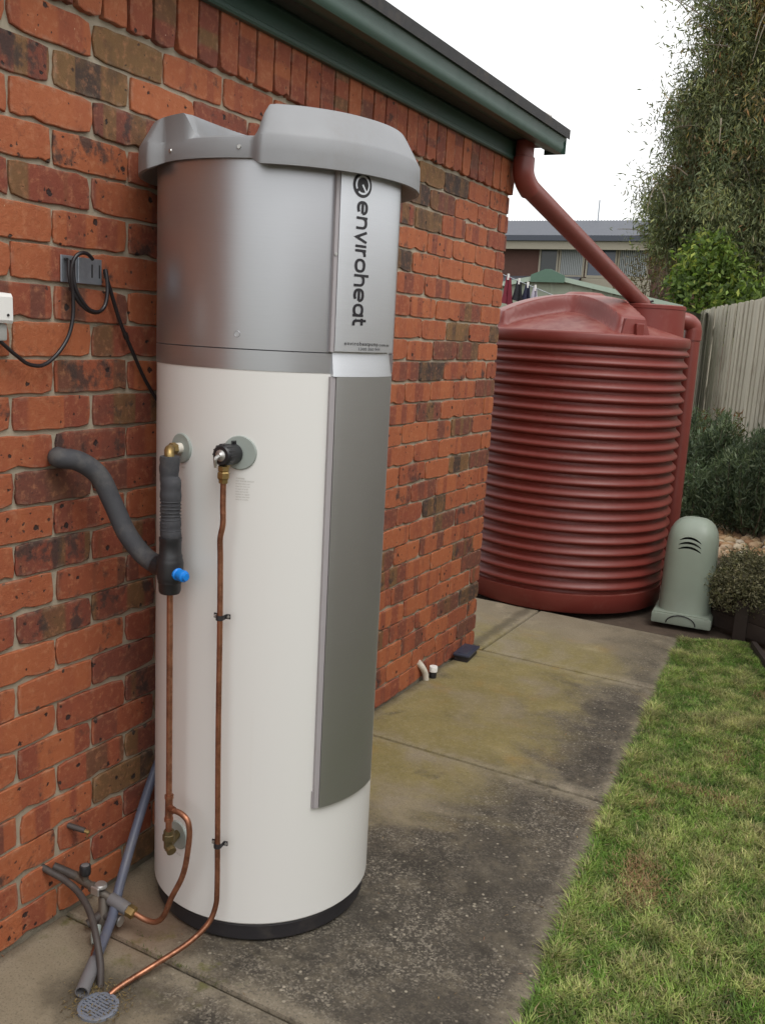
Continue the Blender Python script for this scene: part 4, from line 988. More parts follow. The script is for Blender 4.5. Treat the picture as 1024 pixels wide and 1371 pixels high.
# weeds and grime in the joint at the heater's foot
def tufts(spots, name, label):
    V, F, C = [], [], []
    for (x_, y_, n_, hh) in spots:
        for i in range(n_):
            a = random.uniform(0, 6.28); q = abs(random.gauss(0, .014)); bx_, by_ = x_+q*math.cos(a)*1.8, y_+q*math.sin(a)*.6
            a2 = random.uniform(0, 6.28); l_ = random.uniform(.3, 1)*hh; w_ = .0012; k_ = len(V)
            V += [(bx_-w_*math.sin(a2), by_+w_*math.cos(a2), 0), (bx_+w_*math.sin(a2), by_-w_*math.cos(a2), 0), (bx_+math.cos(a2)*l_*.8, by_+math.sin(a2)*l_*.8, l_)]; F.append((k_, k_+1, k_+2))
            c = random.choice([(.09, .11, .025), (.14, .14, .04), (.06, .08, .02)]); C += [c]*3
    np_mesh(name, np.array(V), np.array(F), M['grass'], cols=np.array(C), kind='stuff', label=label, category='weeds')
tufts([(.34, -2.735, 26, .008), (.40, -2.735, 40, .008), (.28, -2.738, 30, .008), (.47, -2.738, 16, .007), (.24, -2.70, 20, .006), (.02, -1.275, 20, .01), (.01, -.9, 10, .01), (.30, -1.276, 10, .006)], 'joint_moss', 'low green moss and weeds in the concrete joint by the heater foot')

# ------------------------------------------------------------------ rain water tank
TC = Vector((-.04, 1.46, .003)); TR = .655
rt = thing('rain_tank', 'round dark red corrugated plastic rain water tank behind the house corner', 'water tank', TC)
prof = [(0, 0), (TR-.02, 0), (TR-.006, .01), (TR-.004, .115)]
nrib = 21; z0, z1 = .118, 1.566; ph = (z1-z0)/nrib
for i in range(nrib):
    zb = z0+i*ph
    for f_, d_ in ((.00, -.021), (.10, -.026), (.26, -.027), (.36, -.014), (.45, .001), (.53, .004), (.62, .0035), (.76, -.004), (.90, -.015)):
        prof.append((TR+d_, zb+f_*ph))
prof += [(TR-.014, z1), (TR-.002, z1+.008), (TR+.003, z1+.015), (TR+.003, z1+.058), (TR-.004, z1+.068), (TR-.03, z1+.072)]
m = MB(); m.lathe(prof, TC, 128); m.build('tank_body', M['red'], rt, sm=60)
def tank_lid():
    nth, nr = 288, 44; zr = 1.566+.071; V = []; F = []
    def sst(a, b, x): t = min(1, max(0, (x-a)/(b-a))); return t*t*(3-2*t)
    for i in range(nr+1):
        r_ = (TR-.029)*(1-i/nr)
        for k in range(nth):
            th = 360*k/nth
            q = r_/(TR-.029)
            dome = .075*(1-sst(.925, .985, q))+.160*(1-q**2.2)                    # crown
            pan = .150*(1-q**1.6)                      # arched niches sunk into the crown
            dth = min(abs(((th-(1+90*j)+180) % 360)-180) for j in range(4))
            e_ = (dth/36.5)**2+(max(0, 1-q)/.66)**2*1.0
            w_ = sst(.86, 1.06, e_)
            z = pan+(dome-pan)*w_+(.014*(1-sst(.10, .13, r_)))
            V.append(Vector((TC.x+r_*math.cos(R(th)), TC.y+r_*math.sin(R(th)), zr+z)))
    for i in range(nr):
        for k in range(nth): k2 = (k+1) % nth; F.append((i*nth+k, i*nth+k2, (i+1)*nth+k2, (i+1)*nth+k))
    m = MB(); m.add(V, F); return m.build('tank_lid', M['red'], rt, sm=50)
tank_lid()
def at_tank(az, r, z): return Vector((TC.x+r*math.cos(R(az)), TC.y+r*math.sin(R(az)), z))
# lug block at the end of the front rib
Mx = Matrix.Translation(at_tank(-44, .555, 1.62)) @ Matrix.Rotation(R(-44+90), 4, 'Z')
m = MB(); m.add([Mx @ Vector(p) for p in [(-.095, -.07, 0), (.095, -.07, 0), (.095, .09, 0), (-.095, .09, 0), (-.062, -.055, .105), (.062, -.055, .105), (.058, .12, .115), (-.058, .12, .115)]], [(0, 1, 5, 4), (1, 2, 6, 5), (2, 3, 7, 6), (3, 0, 4, 7), (4, 5, 6, 7)]); lug = m.build('lifting_lug', M['red'], rt)
m = MB(); m.box((-.010, -.088, .012), (.040, -.058, .082), .004, Mx); m.build('lug_tab', M['red'], lug, sm=40)
IC = Vector((.345, 1.545, 0))
m = MB(); m.lathe([(.222, 1.60), (.216, 1.66), (.212, 1.80), (.215, 1.803), (.215, 1.822), (.208, 1.827), (.185, 1.828), (.18, 1.818), (0, 1.816)], IC, 64); m.build('inlet_strainer', M['red'], rt, sm=35)

# downpipe from the eave to the tank
dp = thing('downpipe', 'dark red downpipe sloping from the green gutter to the rain tank inlet', 'downpipe', (.08, -.03, 2.3))
PX, PYy = .072, -.045
m = MB(); m.cyl((PX, PYy, 2.475), (PX, PYy, 2.385), .043, n=24); m.build('outlet_pop', M['redpipe_l'], dp, sm=50)
m = MB(); m.tube([(PX, PYy, 2.405), (PX, PYy, 2.402), (PX, PYy, 2.372), (PX+.001, PYy+.004, 2.335), (PX+.006, PYy+.028, 2.300), (PX+.014, PYy+.072, 2.270)], [.045, .050, .050, .050, .050, .050], n=24, sub=5); m.build('elbow', M['redpipe_l'], dp, sm=50)
s0 = Vector((PX+.010, PYy+.050, 2.283)); s1 = Vector((.305, 1.53, 1.825))
m = MB(); m.tube([s0, s0.lerp(s1, .5), s1], .0465, n=24, cat=False); m.build('sloping_pipe', M['redpipe'], dp, sm=50)
dd = (s1-s0).normalized()
m = MB(); m.tube([s1-dd*.05, s1-dd*.045, s1+dd*.012], [.047, .0500, .0500], n=24, cat=False); m.build('end_collar', M['redpipe'], dp, sm=50)
m = MB(); m.tube([s1-dd*.022+Vector((.046, .02, .016)), s1-dd*.022+Vector((.064, .026, .022))], .007, n=8); m.build('collar_bolt', M['basem'], dp, sm=40)
# overflow pipes
ov = thing('overflow_pipe', 'red vertical overflow pipe with elbow at the right side of the rain tank', 'pipe', (.62, 1.78, .5))
m = MB(); m.tube([(.38, 1.80, 1.755), (.47, 1.88, 1.757), (.512, 1.905, 1.748), (.538, 1.928, 1.722), (.545, 1.93, 1.68)], [.053]*5, n=22, sub=7); m.build('elbow', M['redpipe_l'], ov, sm=50)
m = MB(); m.tube([(.545, 1.93, 1.70), (.545, 1.93, 1.635), (.545, 1.93, 1.634), (.556, 1.93, .02)], [.0545, .0545, .0495, .0495], n=22, cat=False); m.build('standpipe', M['redpipe_l'], ov, sm=50)
ov2 = thing('overflow_pipe', 'red pipe end sticking out at the left back of the rain tank top', 'pipe', (-.6, 1.9, 1.7))
m = MB(); m.tube([(-.20, 2.02, 1.735), (-.62, 1.93, 1.735), (-.70, 1.913, 1.732), (-.735, 1.905, 1.70), (-.742, 1.904, 1.64), (-.742, 1.904, .02)], [.052]*6, n=20, sub=5); m.build('tube', M['redpipe_l'], ov2, sm=50)

# ------------------------------------------------------------------ pump cover
pc = thing('pump_cover', 'sage green moulded plastic pump cover with three curved vents beside the rain tank', 'pump cover', (.815, 1.27, 0), (0, 0, R(5)))
def superell(w, d, n=56, p=3.4, yb=0):
    out = []
    for i in range(n):
        a = 2*math.pi*i/n; c, s_ = math.cos(a), math.sin(a)
        out.append((w*math.copysign(abs(c)**(2/p), c), d*math.copysign(abs(s_)**(2/p), s_)))
    return out
def pump_cover():
    n = 64; m = MB(); V = []; F = []
    lev = [(.062, 1.0, 1.0), (.070, .985, .985), (.20, .98, .98), (.40, .97, .96), (.49, .945, .92), (.535, .88, .85), (.570, .76, .71), (.592, .62, .57), (.606, .45, .40), (.613, .25, .22), (.616, .02, .02)]
    for z, a, b in lev:
        for (x, y) in superell(.150*a, .165*b, n, 2.9): V.append((x, y, z))
    for i in range(len(lev)-1):
        for k in range(n): k2 = (k+1) % n; F.append((i*n+k, i*n+k2, (i+1)*n+k2, (i+1)*n+k))
    F.append(tuple(range(n-1, -1, -1))); F.append(tuple((len(lev)-1)*n+k for k in range(n)))
    m.add(V, F); return m
body = pump_cover().build('cover_shell', M['pump'], pc, sm=50, raw=True)
# vents cut into the front; black cut faces stand in for inner shade
cut = MB()
for j in range(3):
    zc = .512-.027*j; V = []; F = []; K = 12; hw = .060+.002*j
    for i in range(K+1):
        t = -1+2*i/K; x = t*hw-.002; z = zc-.020*t*t-.004*t; hh = .0062*(1-.75*abs(t)**3)
        for (yy, dz) in ((-.30, -hh), (-.30, hh), (-.045, hh), (-.045, -hh)): V.append((x, yy, z+dz))
    for i in range(K):
        for q in range(4): F.append((4*i+q, 4*i+(q+1) % 4, 4*i+4+(q+1) % 4, 4*i+4+q))
    F += [(3, 2, 1, 0), tuple(4*K+q for q in range(4))]
    cut.add(V, F)
co = cut.build('vent_cutter', M['black'], pc, raw=True)
bm = bmesh.new(); bm.from_mesh(co.data); bmesh.ops.recalc_face_normals(bm, faces=bm.faces[:]); bm.to_mesh(co.data); bm.free()
bm = bmesh.new(); bm.from_mesh(body.data); bmesh.ops.recalc_face_normals(bm, faces=bm.faces[:]); bm.to_mesh(body.data); bm.free()
md = body.modifiers.new('cut', 'BOOLEAN'); md.operation = 'DIFFERENCE'; md.solver = 'EXACT'; md.object = co
body.data.materials.append(M['black'])
dg = bpy.context.evaluated_depsgraph_get(); nm_ = bpy.data.meshes.new_from_object(body.evaluated_get(dg))
body.modifiers.clear(); body.data = nm_; nm_.name = 'cover_shell'
bm = bmesh.new(); bm.from_mesh(nm_)
for f in bm.faces: f.smooth = True
for e in bm.edges:
    if len(e.link_faces) == 2 and e.calc_face_angle(0) > R(38): e.smooth = False
bm.to_mesh(nm_); bm.free()
cme = co.data; bpy.data.objects.remove(co); bpy.data.meshes.remove(cme)
m = MB(); m.box((-.168, -.185, -.004), (.168, .185, .058), .010); m.box((-.160, -.177, .054), (.160, .177, .066), .005); m.build('base_flange', M['pump'], pc, sm=40, raw=True)
m = MB(); pts = [(-.082+.004, -.1865, .004)]
for i in range(13):
    a = math.pi*(1-i/12); pts.append((.082*math.cos(a), -.1865, .006+.052*math.sin(a)))
m.tube(pts[1:], .0035, n=8, cat=False); m.build('arch_groove', M['basem'], pc, sm=40, raw=True)
m = MB()
for j in range(5):
    zc = .40-.055*j
    m.tube([(-.022+.044*i/6, -.1555+.004*((i-3)/3)**2-.0005-.001*j, zc-.010*((i-3)/3)**2) for i in range(7)], .0022, n=6, cat=False)
m.build('raised_marks', M['pump'], pc, sm=40, raw=True)

# ------------------------------------------------------------------ raised pebble bed, sleepers
def fence_x(y): return .62-.357*(y-4.5)
bed = MB(); bp_ = [(.99, 1.28), (1.30, 1.08), (fence_x(1.1)-.02, 1.1), (fence_x(3.0)-.03, 3.0), (fence_x(5.6)-.04, 5.6), (-.10, 5.4), (.55, 2.6), (.72, 1.75)]
bed.add([(x, y, .175) for x, y in bp_]+[(x, y, -.05) for x, y in bp_], [tuple(range(8))]+[(i, i+8, (i+1) % 8+8, (i+1) % 8) for i in range(8)]); bed.build('raised_bed_soil', M['soil'], kind='structure')
sl_ = thing('sleeper_edging', 'low dark timber sleeper wall holding the pebble bed below the grey bush', 'garden edging', (1.15, 1.15, 0))
def beam(a, b, w, z0, z1):
    a = Vector(a); b = Vector(b); d = (b-a).normalized(); L_ = (b-a).length; ang = math.atan2(d.y, d.x)
    Mx = Matrix.Translation((a.x, a.y, 0)) @ Matrix.Rotation(ang, 4, 'Z'); return ((0, -w/2, z0), (L_, w/2, z1), .006, Mx)
for k_ in range(2):
    m = MB(); m.box(*beam((.985, 1.255, 0), (1.315, 1.045, 0), .05, .0+.093*k_, .092+.093*k_)); m.build('sleeper', M['timber'], sl_, sm=40)
m = MB(); m.box((1.118, 1.085, -.03), (1.190, 1.128, .215), .006); m.build('post', M['timber'], sl_, sm=40)
ed = thing('timber_edging', 'thin weathered board edging the right side of the lawn', 'garden edging', (1.6, 0, 0))
m = MB(); m.box(*beam((bed_x(.96)+.03, .96, 0), (bed_x(-1.2)+.03, -1.2, 0), .03, -.04, .03)); m.build('edging_board', M['timber'], ed, sm=40)
m = MB(); m.box(*beam((bed_x(-1.21)+.03, -1.21, 0), (bed_x(-4.6)+.03, -4.6, 0), .03, -.04, .03)); m.build('edging_board', M['timber'], ed, sm=40)

def pebble_mesh(seed):
    bm = bmesh.new(); bmesh.ops.create_icosphere(bm, subdivisions=1, radius=1); r = random.Random(seed)
    for v in bm.verts: v.co = Vector((v.co.x*r.uniform(.8, 1.15), v.co.y*r.uniform(.7, 1), v.co.z*r.uniform(.55, .75)))
    bmesh.ops.subdivide_edges(bm, edges=bm.edges[:], cuts=1, smooth=.8, use_grid_fill=True)
    me = bpy.data.meshes.new('pebble'); bm.to_mesh(me); bm.free(); me.materials.append(M['pebble']); smooth(me); return me
PB = [pebble_mesh(i) for i in range(5)]
pv = []
tries = 0
while len(pv) < 150 and tries < 40000:
    tries += 1
    y = random.uniform(2.30, 3.75); x = random.uniform(.55, 1.25)
    if x > fence_x(y)-.06: continue
    d = Vector((x, y, .19))-CP; px = 512+1246*d.dot(rr)/d.dot(fw); py = 685.5-1246*d.dot(uu)/d.dot(fw)
    if not (948 < px < 1120 and 690 < py < 752): continue
    r_ = random.uniform(.024, .050)
    if any((x-a)**2+(y-b)**2 < (.72*(r_+c))**2 for a, b, c in pv): continue
    pv.append((x, y, r_))
for (x, y, r_) in pv:
    o = bpy.data.objects.new('pebble', random.choice(PB)); COL.objects.link(o); o.location = (x, y, .175+r_*.35); o.scale = (r_, r_, r_); o.rotation_euler = (random.uniform(-.4, .4), random.uniform(-.4, .4), random.uniform(0, 6.28))
    tag(o, 'cream and tan river pebble in the raised bed behind the grey bush', 'pebble', 'river pebbles in the raised bed')

# ------------------------------------------------------------------ foliage generator
def leaves(name, centers, n_per, size, aspect, cols, mat, parent, spread, droop=.3, jit=.25, kind=None, seed=1, radial=None, clump=0):
    """cloud of folded leaf quads round many twig tips; cols: list of (rgb, weight)"""
    r = np.random.default_rng(seed); C = np.asarray(centers, float); N = len(C)*n_per
    base = np.repeat(C, n_per, 0); off = r.normal(0, 1, (N, 3))*spread; P = base+off
    d = r.normal(0, 1, (N, 3)); d[:, 2] -= droop
    if radial is not None: d += (P-np.asarray(radial))*1.0/np.maximum(.05, np.linalg.norm(P-np.asarray(radial), axis=1, keepdims=True))*1.2
    d /= np.linalg.norm(d, axis=1, keepdims=True)
    s_ = np.cross(d, r.normal(0, 1, (N, 3))); s_ /= np.linalg.norm(s_, axis=1, keepdims=True)
    L = size*r.uniform(.6, 1.35, N)[:, None]; w = L*aspect*.5
    nrm = np.cross(d, s_)
    V = np.stack([P, P+d*L*.5+s_*w+nrm*w*.3, P+d*L, P+d*L*.5-s_*w+nrm*w*.3], 1)
    b = (np.arange(N)*4)[:, None]; F = np.concatenate([b+[0, 1, 2], b+[0, 2, 3]])
    wts = np.array([c[1] for c in cols]); wts = wts/wts.sum(); ca = np.array([c[0] for c in cols])
    ci = np.repeat(r.choice(len(cols), len(C), p=wts), n_per); sw_ = r.random(N) < .3; ci[sw_] = r.choice(len(cols), sw_.sum(), p=wts)
    col = ca[ci]*r.uniform(1-jit, 1+jit, N)[:, None]*np.repeat(r.uniform(.75, 1.25, len(C)), n_per)[:, None]
    if clump:
        kk = np.floor(P/np.array([.42, .42, .36])).astype(int); hsh = (kk[:, 0]*73+kk[:, 1]*179+kk[:, 2]*283) % 997
        col = col*(1-clump*.55+clump*1.3*r.random(997)[hsh]**1.3)[:, None]
        warm = (r.random(997)[hsh] < .10); col[warm] = col[warm]*np.array([1.45, 1.02, .9])
    return np_mesh(name, V.reshape(-1, 3)-np.array(wloc(parent)), F, mat, parent, cols=np.repeat(col, 4, 0), kind=kind)

def blob(c, rad, n, r, shell=.55):
    u = r.normal(0, 1, (n, 3)); u /= np.linalg.norm(u, axis=1, keepdims=True)
    q = (shell+(1-shell)*r.random(n)**.6)[:, None]; return np.asarray(c)+u*q*np.asarray(rad)

# tall tree behind the fence
r1 = np.random.default_rng(5)
def limb(m, a, b, ra, rb, wob=.08):
    a = Vector(a); b = Vector(b); pts = [a]
    for t in (.3, .65): pts.append(a.lerp(b, t)+Vector((random.gauss(0, wob), random.gauss(0, wob), random.gauss(0, wob*.5))))
    pts.append(b); m.tube(pts, [ra, ra*.8+rb*.2, ra*.4+rb*.6, rb], n=7, sub=3)
tr = thing('bottlebrush_tree', 'tall dense olive green tree rising behind the paling fence at the upper right', 'tree', (1.1, 9.2, 0))
m = MB(); limb(m, (1.1, 9.2, -.05), (1.0, 9.1, 3.2), .20, .13); tips = []
CR = [((-.40, 8.9, 5.75), (.75, .7, .95), 330), ((-.72, 8.8, 4.45), (.65, .6, .75), 320), ((-.95, 8.8, 3.45), (.65, .5, .5), 230), ((-.2, 8.8, 6.4), (.7, .6, .6), 200), ((.55, 9.0, 5.6), (1.35, 1.3, 1.25), 380), ((1.7, 9.4, 5.2), (1.5, 1.4, 1.6), 260), ((.15, 8.9, 4.3), (1.35, 1.1, .95), 420), ((1.2, 9.2, 3.9), (1.7, 1.3, 1.2), 330), ((-.35, 8.9, 3.25), (1.15, 1.0, .75), 330),
      ((.55, 8.7, 2.75), (1.4, 1.0, .95), 430), ((1.0, 9.0, 6.9), (1.3, 1.2, 1.0), 240), ((2.4, 9.4, 4.2), (1.4, 1.2, 1.9), 200), ((.05, 9.0, 5.0), (.95, .9, .8), 200), ((-.75, 9.2, 3.0), (.75, .7, .5), 120)]
for c, rad, n in CR:
    limb(m, (1.0+random.uniform(-.1, .1), 9.1, random.uniform(1.6, 3.0)), c, .07, .025, .12)
    bl = blob(c, rad, n, r1, .45); tips.append(bl)
    for q in bl[::14]: limb(m, Vector(c)+Vector((random.gauss(0, .15), random.gauss(0, .15), random.gauss(0, .15))), q, .018, .005, .06)
m.build('trunk', M['bark'], tr, sm=60)
m = MB()
for i in range(150):        # pale bare twigs drooping through the crown
    c, rad, n = random.choice(CR); q = Vector(blob(c, rad, 1, r1, .85)[0]); q.y -= .12
    L_ = random.uniform(.25, .8); a = random.uniform(0, 6.28)
    m.tube([q, q+Vector((math.cos(a)*L_*.2, -.05, -L_*.35)), q+Vector((math.cos(a)*L_*.35, -.08, -L_))], [.010, .008, .004], n=5, sub=3)
m.build('bare_twigs', M['twig'], tr, sm=60, kind='stuff')
tips = np.concatenate(tips)
leaves('crown', tips, 92, .076, .19, [((.150, .175, .080), 5), ((.20, .215, .098), 4), ((.115, .142, .075), 4), ((.24, .24, .09), 1.5), ((.26, .18, .09), .6), ((.21, .18, .11), .9), ((.42, .17, .09), .2)], M['leaf'], tr, (.12, .12, .15), droop=1.3, jit=.35, seed=3, clump=.75)
# ragged outer sprays on the sky side
sp = []
for i in range(150):
    z = random.uniform(2.9, 6.6); e = -1.42+.115*(z-3.0)+random.gauss(0, .17); sp.append((e, 8.8+random.gauss(0, .4), z))
leaves('outer_sprays', sp, 22, .085, .22, [((.120, .145, .062), 4), ((.165, .18, .075), 2), ((.22, .18, .09), .7)], M['leaf'], tr, (.12, .10, .10), droop=.2, seed=4)
m = MB()
for q in sp[::2]:
    q = Vector(q); a = q+Vector((random.uniform(.25, .55), random.uniform(0, .2), random.uniform(-.25, .05)))
    m.tube([a, a.lerp(q, .5)+Vector((0, 0, .03)), q+Vector((-.10, 0, random.uniform(-.06, .10)))], [.008, .006, .003], n=5, sub=3)
m.build('outer_twigs', M['bark'], tr, sm=60, kind='stuff')
# paler shrub in front of the tree
ls = thing('leafy_shrub', 'bright light green leafy shrub behind the fence below the tall tree', 'shrub', (-.35, 7.9, 0))
m = MB()
for q in ((-.55, 7.8, 2.3), (-.2, 7.9, 2.2), (-.45, 8, 2.6), (0.05, 7.8, 2.1)): limb(m, (-.35, 7.9, 0), q, .03, .01, .05)
m.build('stem', M['bark'], ls, sm=60)
tp = np.concatenate([blob((-.42, 7.85, 2.25), (.55, .4, .50), 150, r1), blob((-.50, 7.8, 2.62), (.32, .3, .36), 70, r1), blob((.05, 7.7, 2.05), (.45, .35, .38), 90, r1)])
leaves('foliage', tp, 24, .085, .46, [((.15, .22, .04), 4), ((.10, .155, .035), 4), ((.30, .34, .07), 1.8), ((.065, .10, .028), 2)], M['leaf'], ls, (.07, .07, .07), droop=.4, seed=6)
# bare brown shrub left of it
bs_ = thing('twiggy_shrub', 'brown twiggy half bare bush beside the light green shrub behind the tank', 'shrub', (-1.35, 8.6, 0))
m = MB()
for i in range(46):
    a = random.uniform(0, 6.28); limb(m, (-1.25+random.gauss(0, .1), 8.6, .0), (-1.3+random.gauss(0, .30), 8.6+random.gauss(0, .3), random.uniform(1.9, 2.85)), .012, .003, .08)
m.build('stem', M['bark'], bs_, sm=60)
leaves('foliage', blob((-1.28, 8.6, 2.25), (.5, .45, .62), 120, r1, .2), 16, .055, .3, [((.12, .10, .045), 3), ((.085, .085, .035), 3), ((.16, .11, .06), 2)], M['leaf'], bs_, (.10, .1, .1), seed=8)

# ------------------------------------------------------------------ paling fence
fn = thing('paling_fence', 'weathered grey timber paling fence running down the right side behind the garden', 'fence', (fence_x(2), 2, 0))
fd = Vector((-.357, 1, 0)).normalized(); fnm = Vector((fd.y, -fd.x, 0))       # towards the neighbour
pal = {}
for w_, back in ((.098, 0), (.090, 1)):
    m = MB(); m.box((-w_/2, -.0065, 0), (w_/2, .0065, 1.90)); mo = m.build('paling', M['paling'], None, raw=True); pal[back] = mo.data; bpy.data.objects.remove(mo)
ang = math.atan2(fd.y, fd.x); s_ = -8.5; i = 0
o0 = Vector((fence_x(2), 2, 0))
while s_ < 8.3:
    back = i % 2; p_ = o0+fd*s_+fnm*(.0 if not back else .0135)
    o = bpy.data.objects.new('paling', pal[back]); COL.objects.link(o); o.parent = fn
    o.location = p_-wloc(fn)+Vector((0, 0, .16+random.uniform(-.012, .008))); o.rotation_euler = (random.gauss(0, .004), random.gauss(0, .006), ang)
    s_ += .082+random.uniform(-.006, .006); i += 1
for z_ in (.5, 1.15, 1.8):
    m = MB(); a = o0+fd*-8.5+fnm*.04; b = o0+fd*8.3+fnm*.04; m.box(*beam(a, b, .035, z_-.04, z_+.04)); m.build('rail', M['paling'], fn)

# ------------------------------------------------------------------ shrubs in the bed
r2 = np.random.default_rng(11)
def spiky(name, label, base, stems, h, spread_, colr, seed, lean=(0, 0)):
    t = thing(name, label, 'shrub', base); rs = random.Random(seed); m = MB(); cen = []
    for i in range(stems):
        a = rs.uniform(0, 6.28); d = rs.uniform(.15, 1)*spread_; top = Vector(base)+Vector((math.cos(a)*d+lean[0], math.sin(a)*d*.7+lean[1], h*rs.uniform(.55, 1)*(1-.25*(d/spread_)**2)))
        b0 = Vector(base)+Vector((math.cos(a)*.06, math.sin(a)*.06, 0)); mid = b0.lerp(top, .5)+Vector((math.cos(a)*.05, math.sin(a)*.05, -.02))
        m.tube([b0, mid, top], [.007, .005, .002], n=5, sub=4)
        for k in range(12):
            tt = .22+.78*k/11; q = b0.lerp(mid, tt*2) if tt < .5 else mid.lerp(top, tt*2-1); cen.append(q)
    m.build('stem', M['bark'], t, sm=60)
    leaves('foliage', np.array(cen), 24, .055, .19, colr, M['leaf'], t, (.024, .024, .03), droop=-1.3, seed=seed, jit=.3)
    return t
DG = [((.105, .145, .082), 5), ((.140, .185, .105), 4), ((.21, .25, .15), 2.5), ((.08, .11, .065), 3)]
spiky('rosemary_bush', 'dark green needle leaved bush against the fence just right of the red pipe', (.36, 3.75, .17), 44, .92, .34, DG, 21)
spiky('rosemary_bush', 'dark green needle leaved bush with tall upright tips in the middle of the fence bed', (.64, 3.60, .17), 48, .90, .34, DG, 22)
spiky('rosemary_bush', 'dark green needle leaved bush at the right edge in front of the fence', (.90, 3.20, .17), 48, .86, .34, DG, 23)
spiky('rosemary_bush', 'lower dark bush filling behind the sage green pump cover', (.42, 3.15, .15), 40, .55, .34, DG, 24)
spiky('rosemary_bush', 'low dark bush behind the river pebbles', (.80, 3.75, .17), 40, .62, .34, DG, 25)
t = spiky('young_shrub', 'sparse yellow green shrub with orange new leaves against the fence', (.46, 4.15, .17), 12, .98, .25, [((.13, .13, .045), 3), ((.20, .10, .05), 2), ((.09, .10, .04), 3)], 26)
gb = thing('grey_bush', 'rounded grey green small leaved bush over the sleeper edging beside the pump cover', 'shrub', (1.14, 1.30, .17))
m = MB(); cen = []
rs = random.Random(31)
for i in range(190):
    a = rs.uniform(0, 6.28); el_ = rs.uniform(-.6, 1.3); q = Vector((1.175+math.cos(a)*math.cos(el_)*.265*rs.uniform(.75, 1.08), 1.27+math.sin(a)*math.cos(el_)*.25*rs.uniform(.75, 1.08), .245+math.sin(el_)*.20*rs.uniform(.75, 1.1)))
    m.tube([(1.16, 1.33, .15), Vector((1.16, 1.33, .20)).lerp(q, .5), q], [.006, .004, .0015], n=5, sub=3)
    for k in range(5): cen.append(Vector((1.16, 1.33, .22)).lerp(q, .55+.45*k/4))
m.build('stem', M['bark'], gb, sm=60)
leaves('foliage', np.array(cen), 32, .022, .34, [((.21, .20, .115), 4), ((.16, .16, .09), 4), ((.27, .25, .145), 2), ((.12, .11, .07), 2)], M['leaf'], gb, (.022, .022, .022), droop=-.3, seed=33, jit=.3)

# ------------------------------------------------------------------ back yard: shed, washing, neighbour's house
sm_ = simple('shed_cream_steel', (.30, .34, .26), .5, var=.05); sg = simple('shed_green_trim', (.085, .16, .115), .45); sgl = simple('shed_pale_trim', (.34, .42, .34), .45); sr = simple('shed_roof_steel', (.26, .32, .27), .45)
sh = thing('garden_shed', 'pale green steel garden shed with gable and dark green ridge cap behind the rain tank', 'shed', (-1.78, 6.4, 0))
SX, SY, hwid, zap, zev = -1.76, 5.7, 1.36, 2.295, 2.03
npn = 12
for i in range(npn):
    xa = SX-hwid+2*hwid*i/npn; xb = SX-hwid+2*hwid*(i+1)/npn
    def zt(x): return zap-.03-(zap-zev)*abs(x-SX)/hwid
    m = MB(); prof = [(xa, 0), (xa+.03, -.018), (xa+.06, 0), (xb, 0)]
    V = [(x, SY+dy, 0) for x, dy in prof]+[(x, SY+dy, zt(x)) for x, dy in prof]; m.add(V, [(q, q+1, q+5, q+4) for q in range(3)]); m.build('wall_panel', sm_, sh)
m = MB(); m.box((SX-hwid, SY+.02, 0), (SX+hwid, SY+1.5, zev-.03)); m.build('wall', sm_, sh)
for s_ in (-1, 1):
    m = MB(); m.add([(SX, SY-.06, zap), (SX+s_*(hwid+.1), SY-.06, zev-.02), (SX+s_*(hwid+.1), SY+1.55, zev-.02), (SX, SY+1.55, zap)], [(0, 1, 2, 3) if s_ > 0 else (3, 2, 1, 0)]); m.build('roof_sheet', sr, sh)
    m = MB(); m.add([(SX, SY-.065, zap+.012), (SX+s_*(hwid+.1), SY-.065, zev-.008), (SX+s_*(hwid+.1), SY-.065, zev-.058), (SX, SY-.065, zap-.038), (SX, SY-.045, zap+.012), (SX+s_*(hwid+.1), SY-.045, zev-.008), (SX+s_*(hwid+.1), SY-.045, zev-.058), (SX, SY-.045, zap-.038)], [(0, 1, 2, 3), (4, 7, 6, 5), (0, 4, 5, 1), (3, 2, 6, 7), (1, 5, 6, 2)]); m.build('barge_board', sgl, sh)
m = MB(); pt = [(-.19, -.085), (.19, -.085), (.19, -.01), (.03, .055), (-.03, .055), (-.19, -.01)]
m.add([(SX+x, SY-.085, zap+z) for x, z in pt]+[(SX+x, SY-.068, zap+z) for x, z in pt], [tuple(range(6)), tuple(range(11, 5, -1))]+[(i, i+6, (i+1) % 6+6, (i+1) % 6) for i in range(6)]); m.build('ridge_cap', sg, sh)
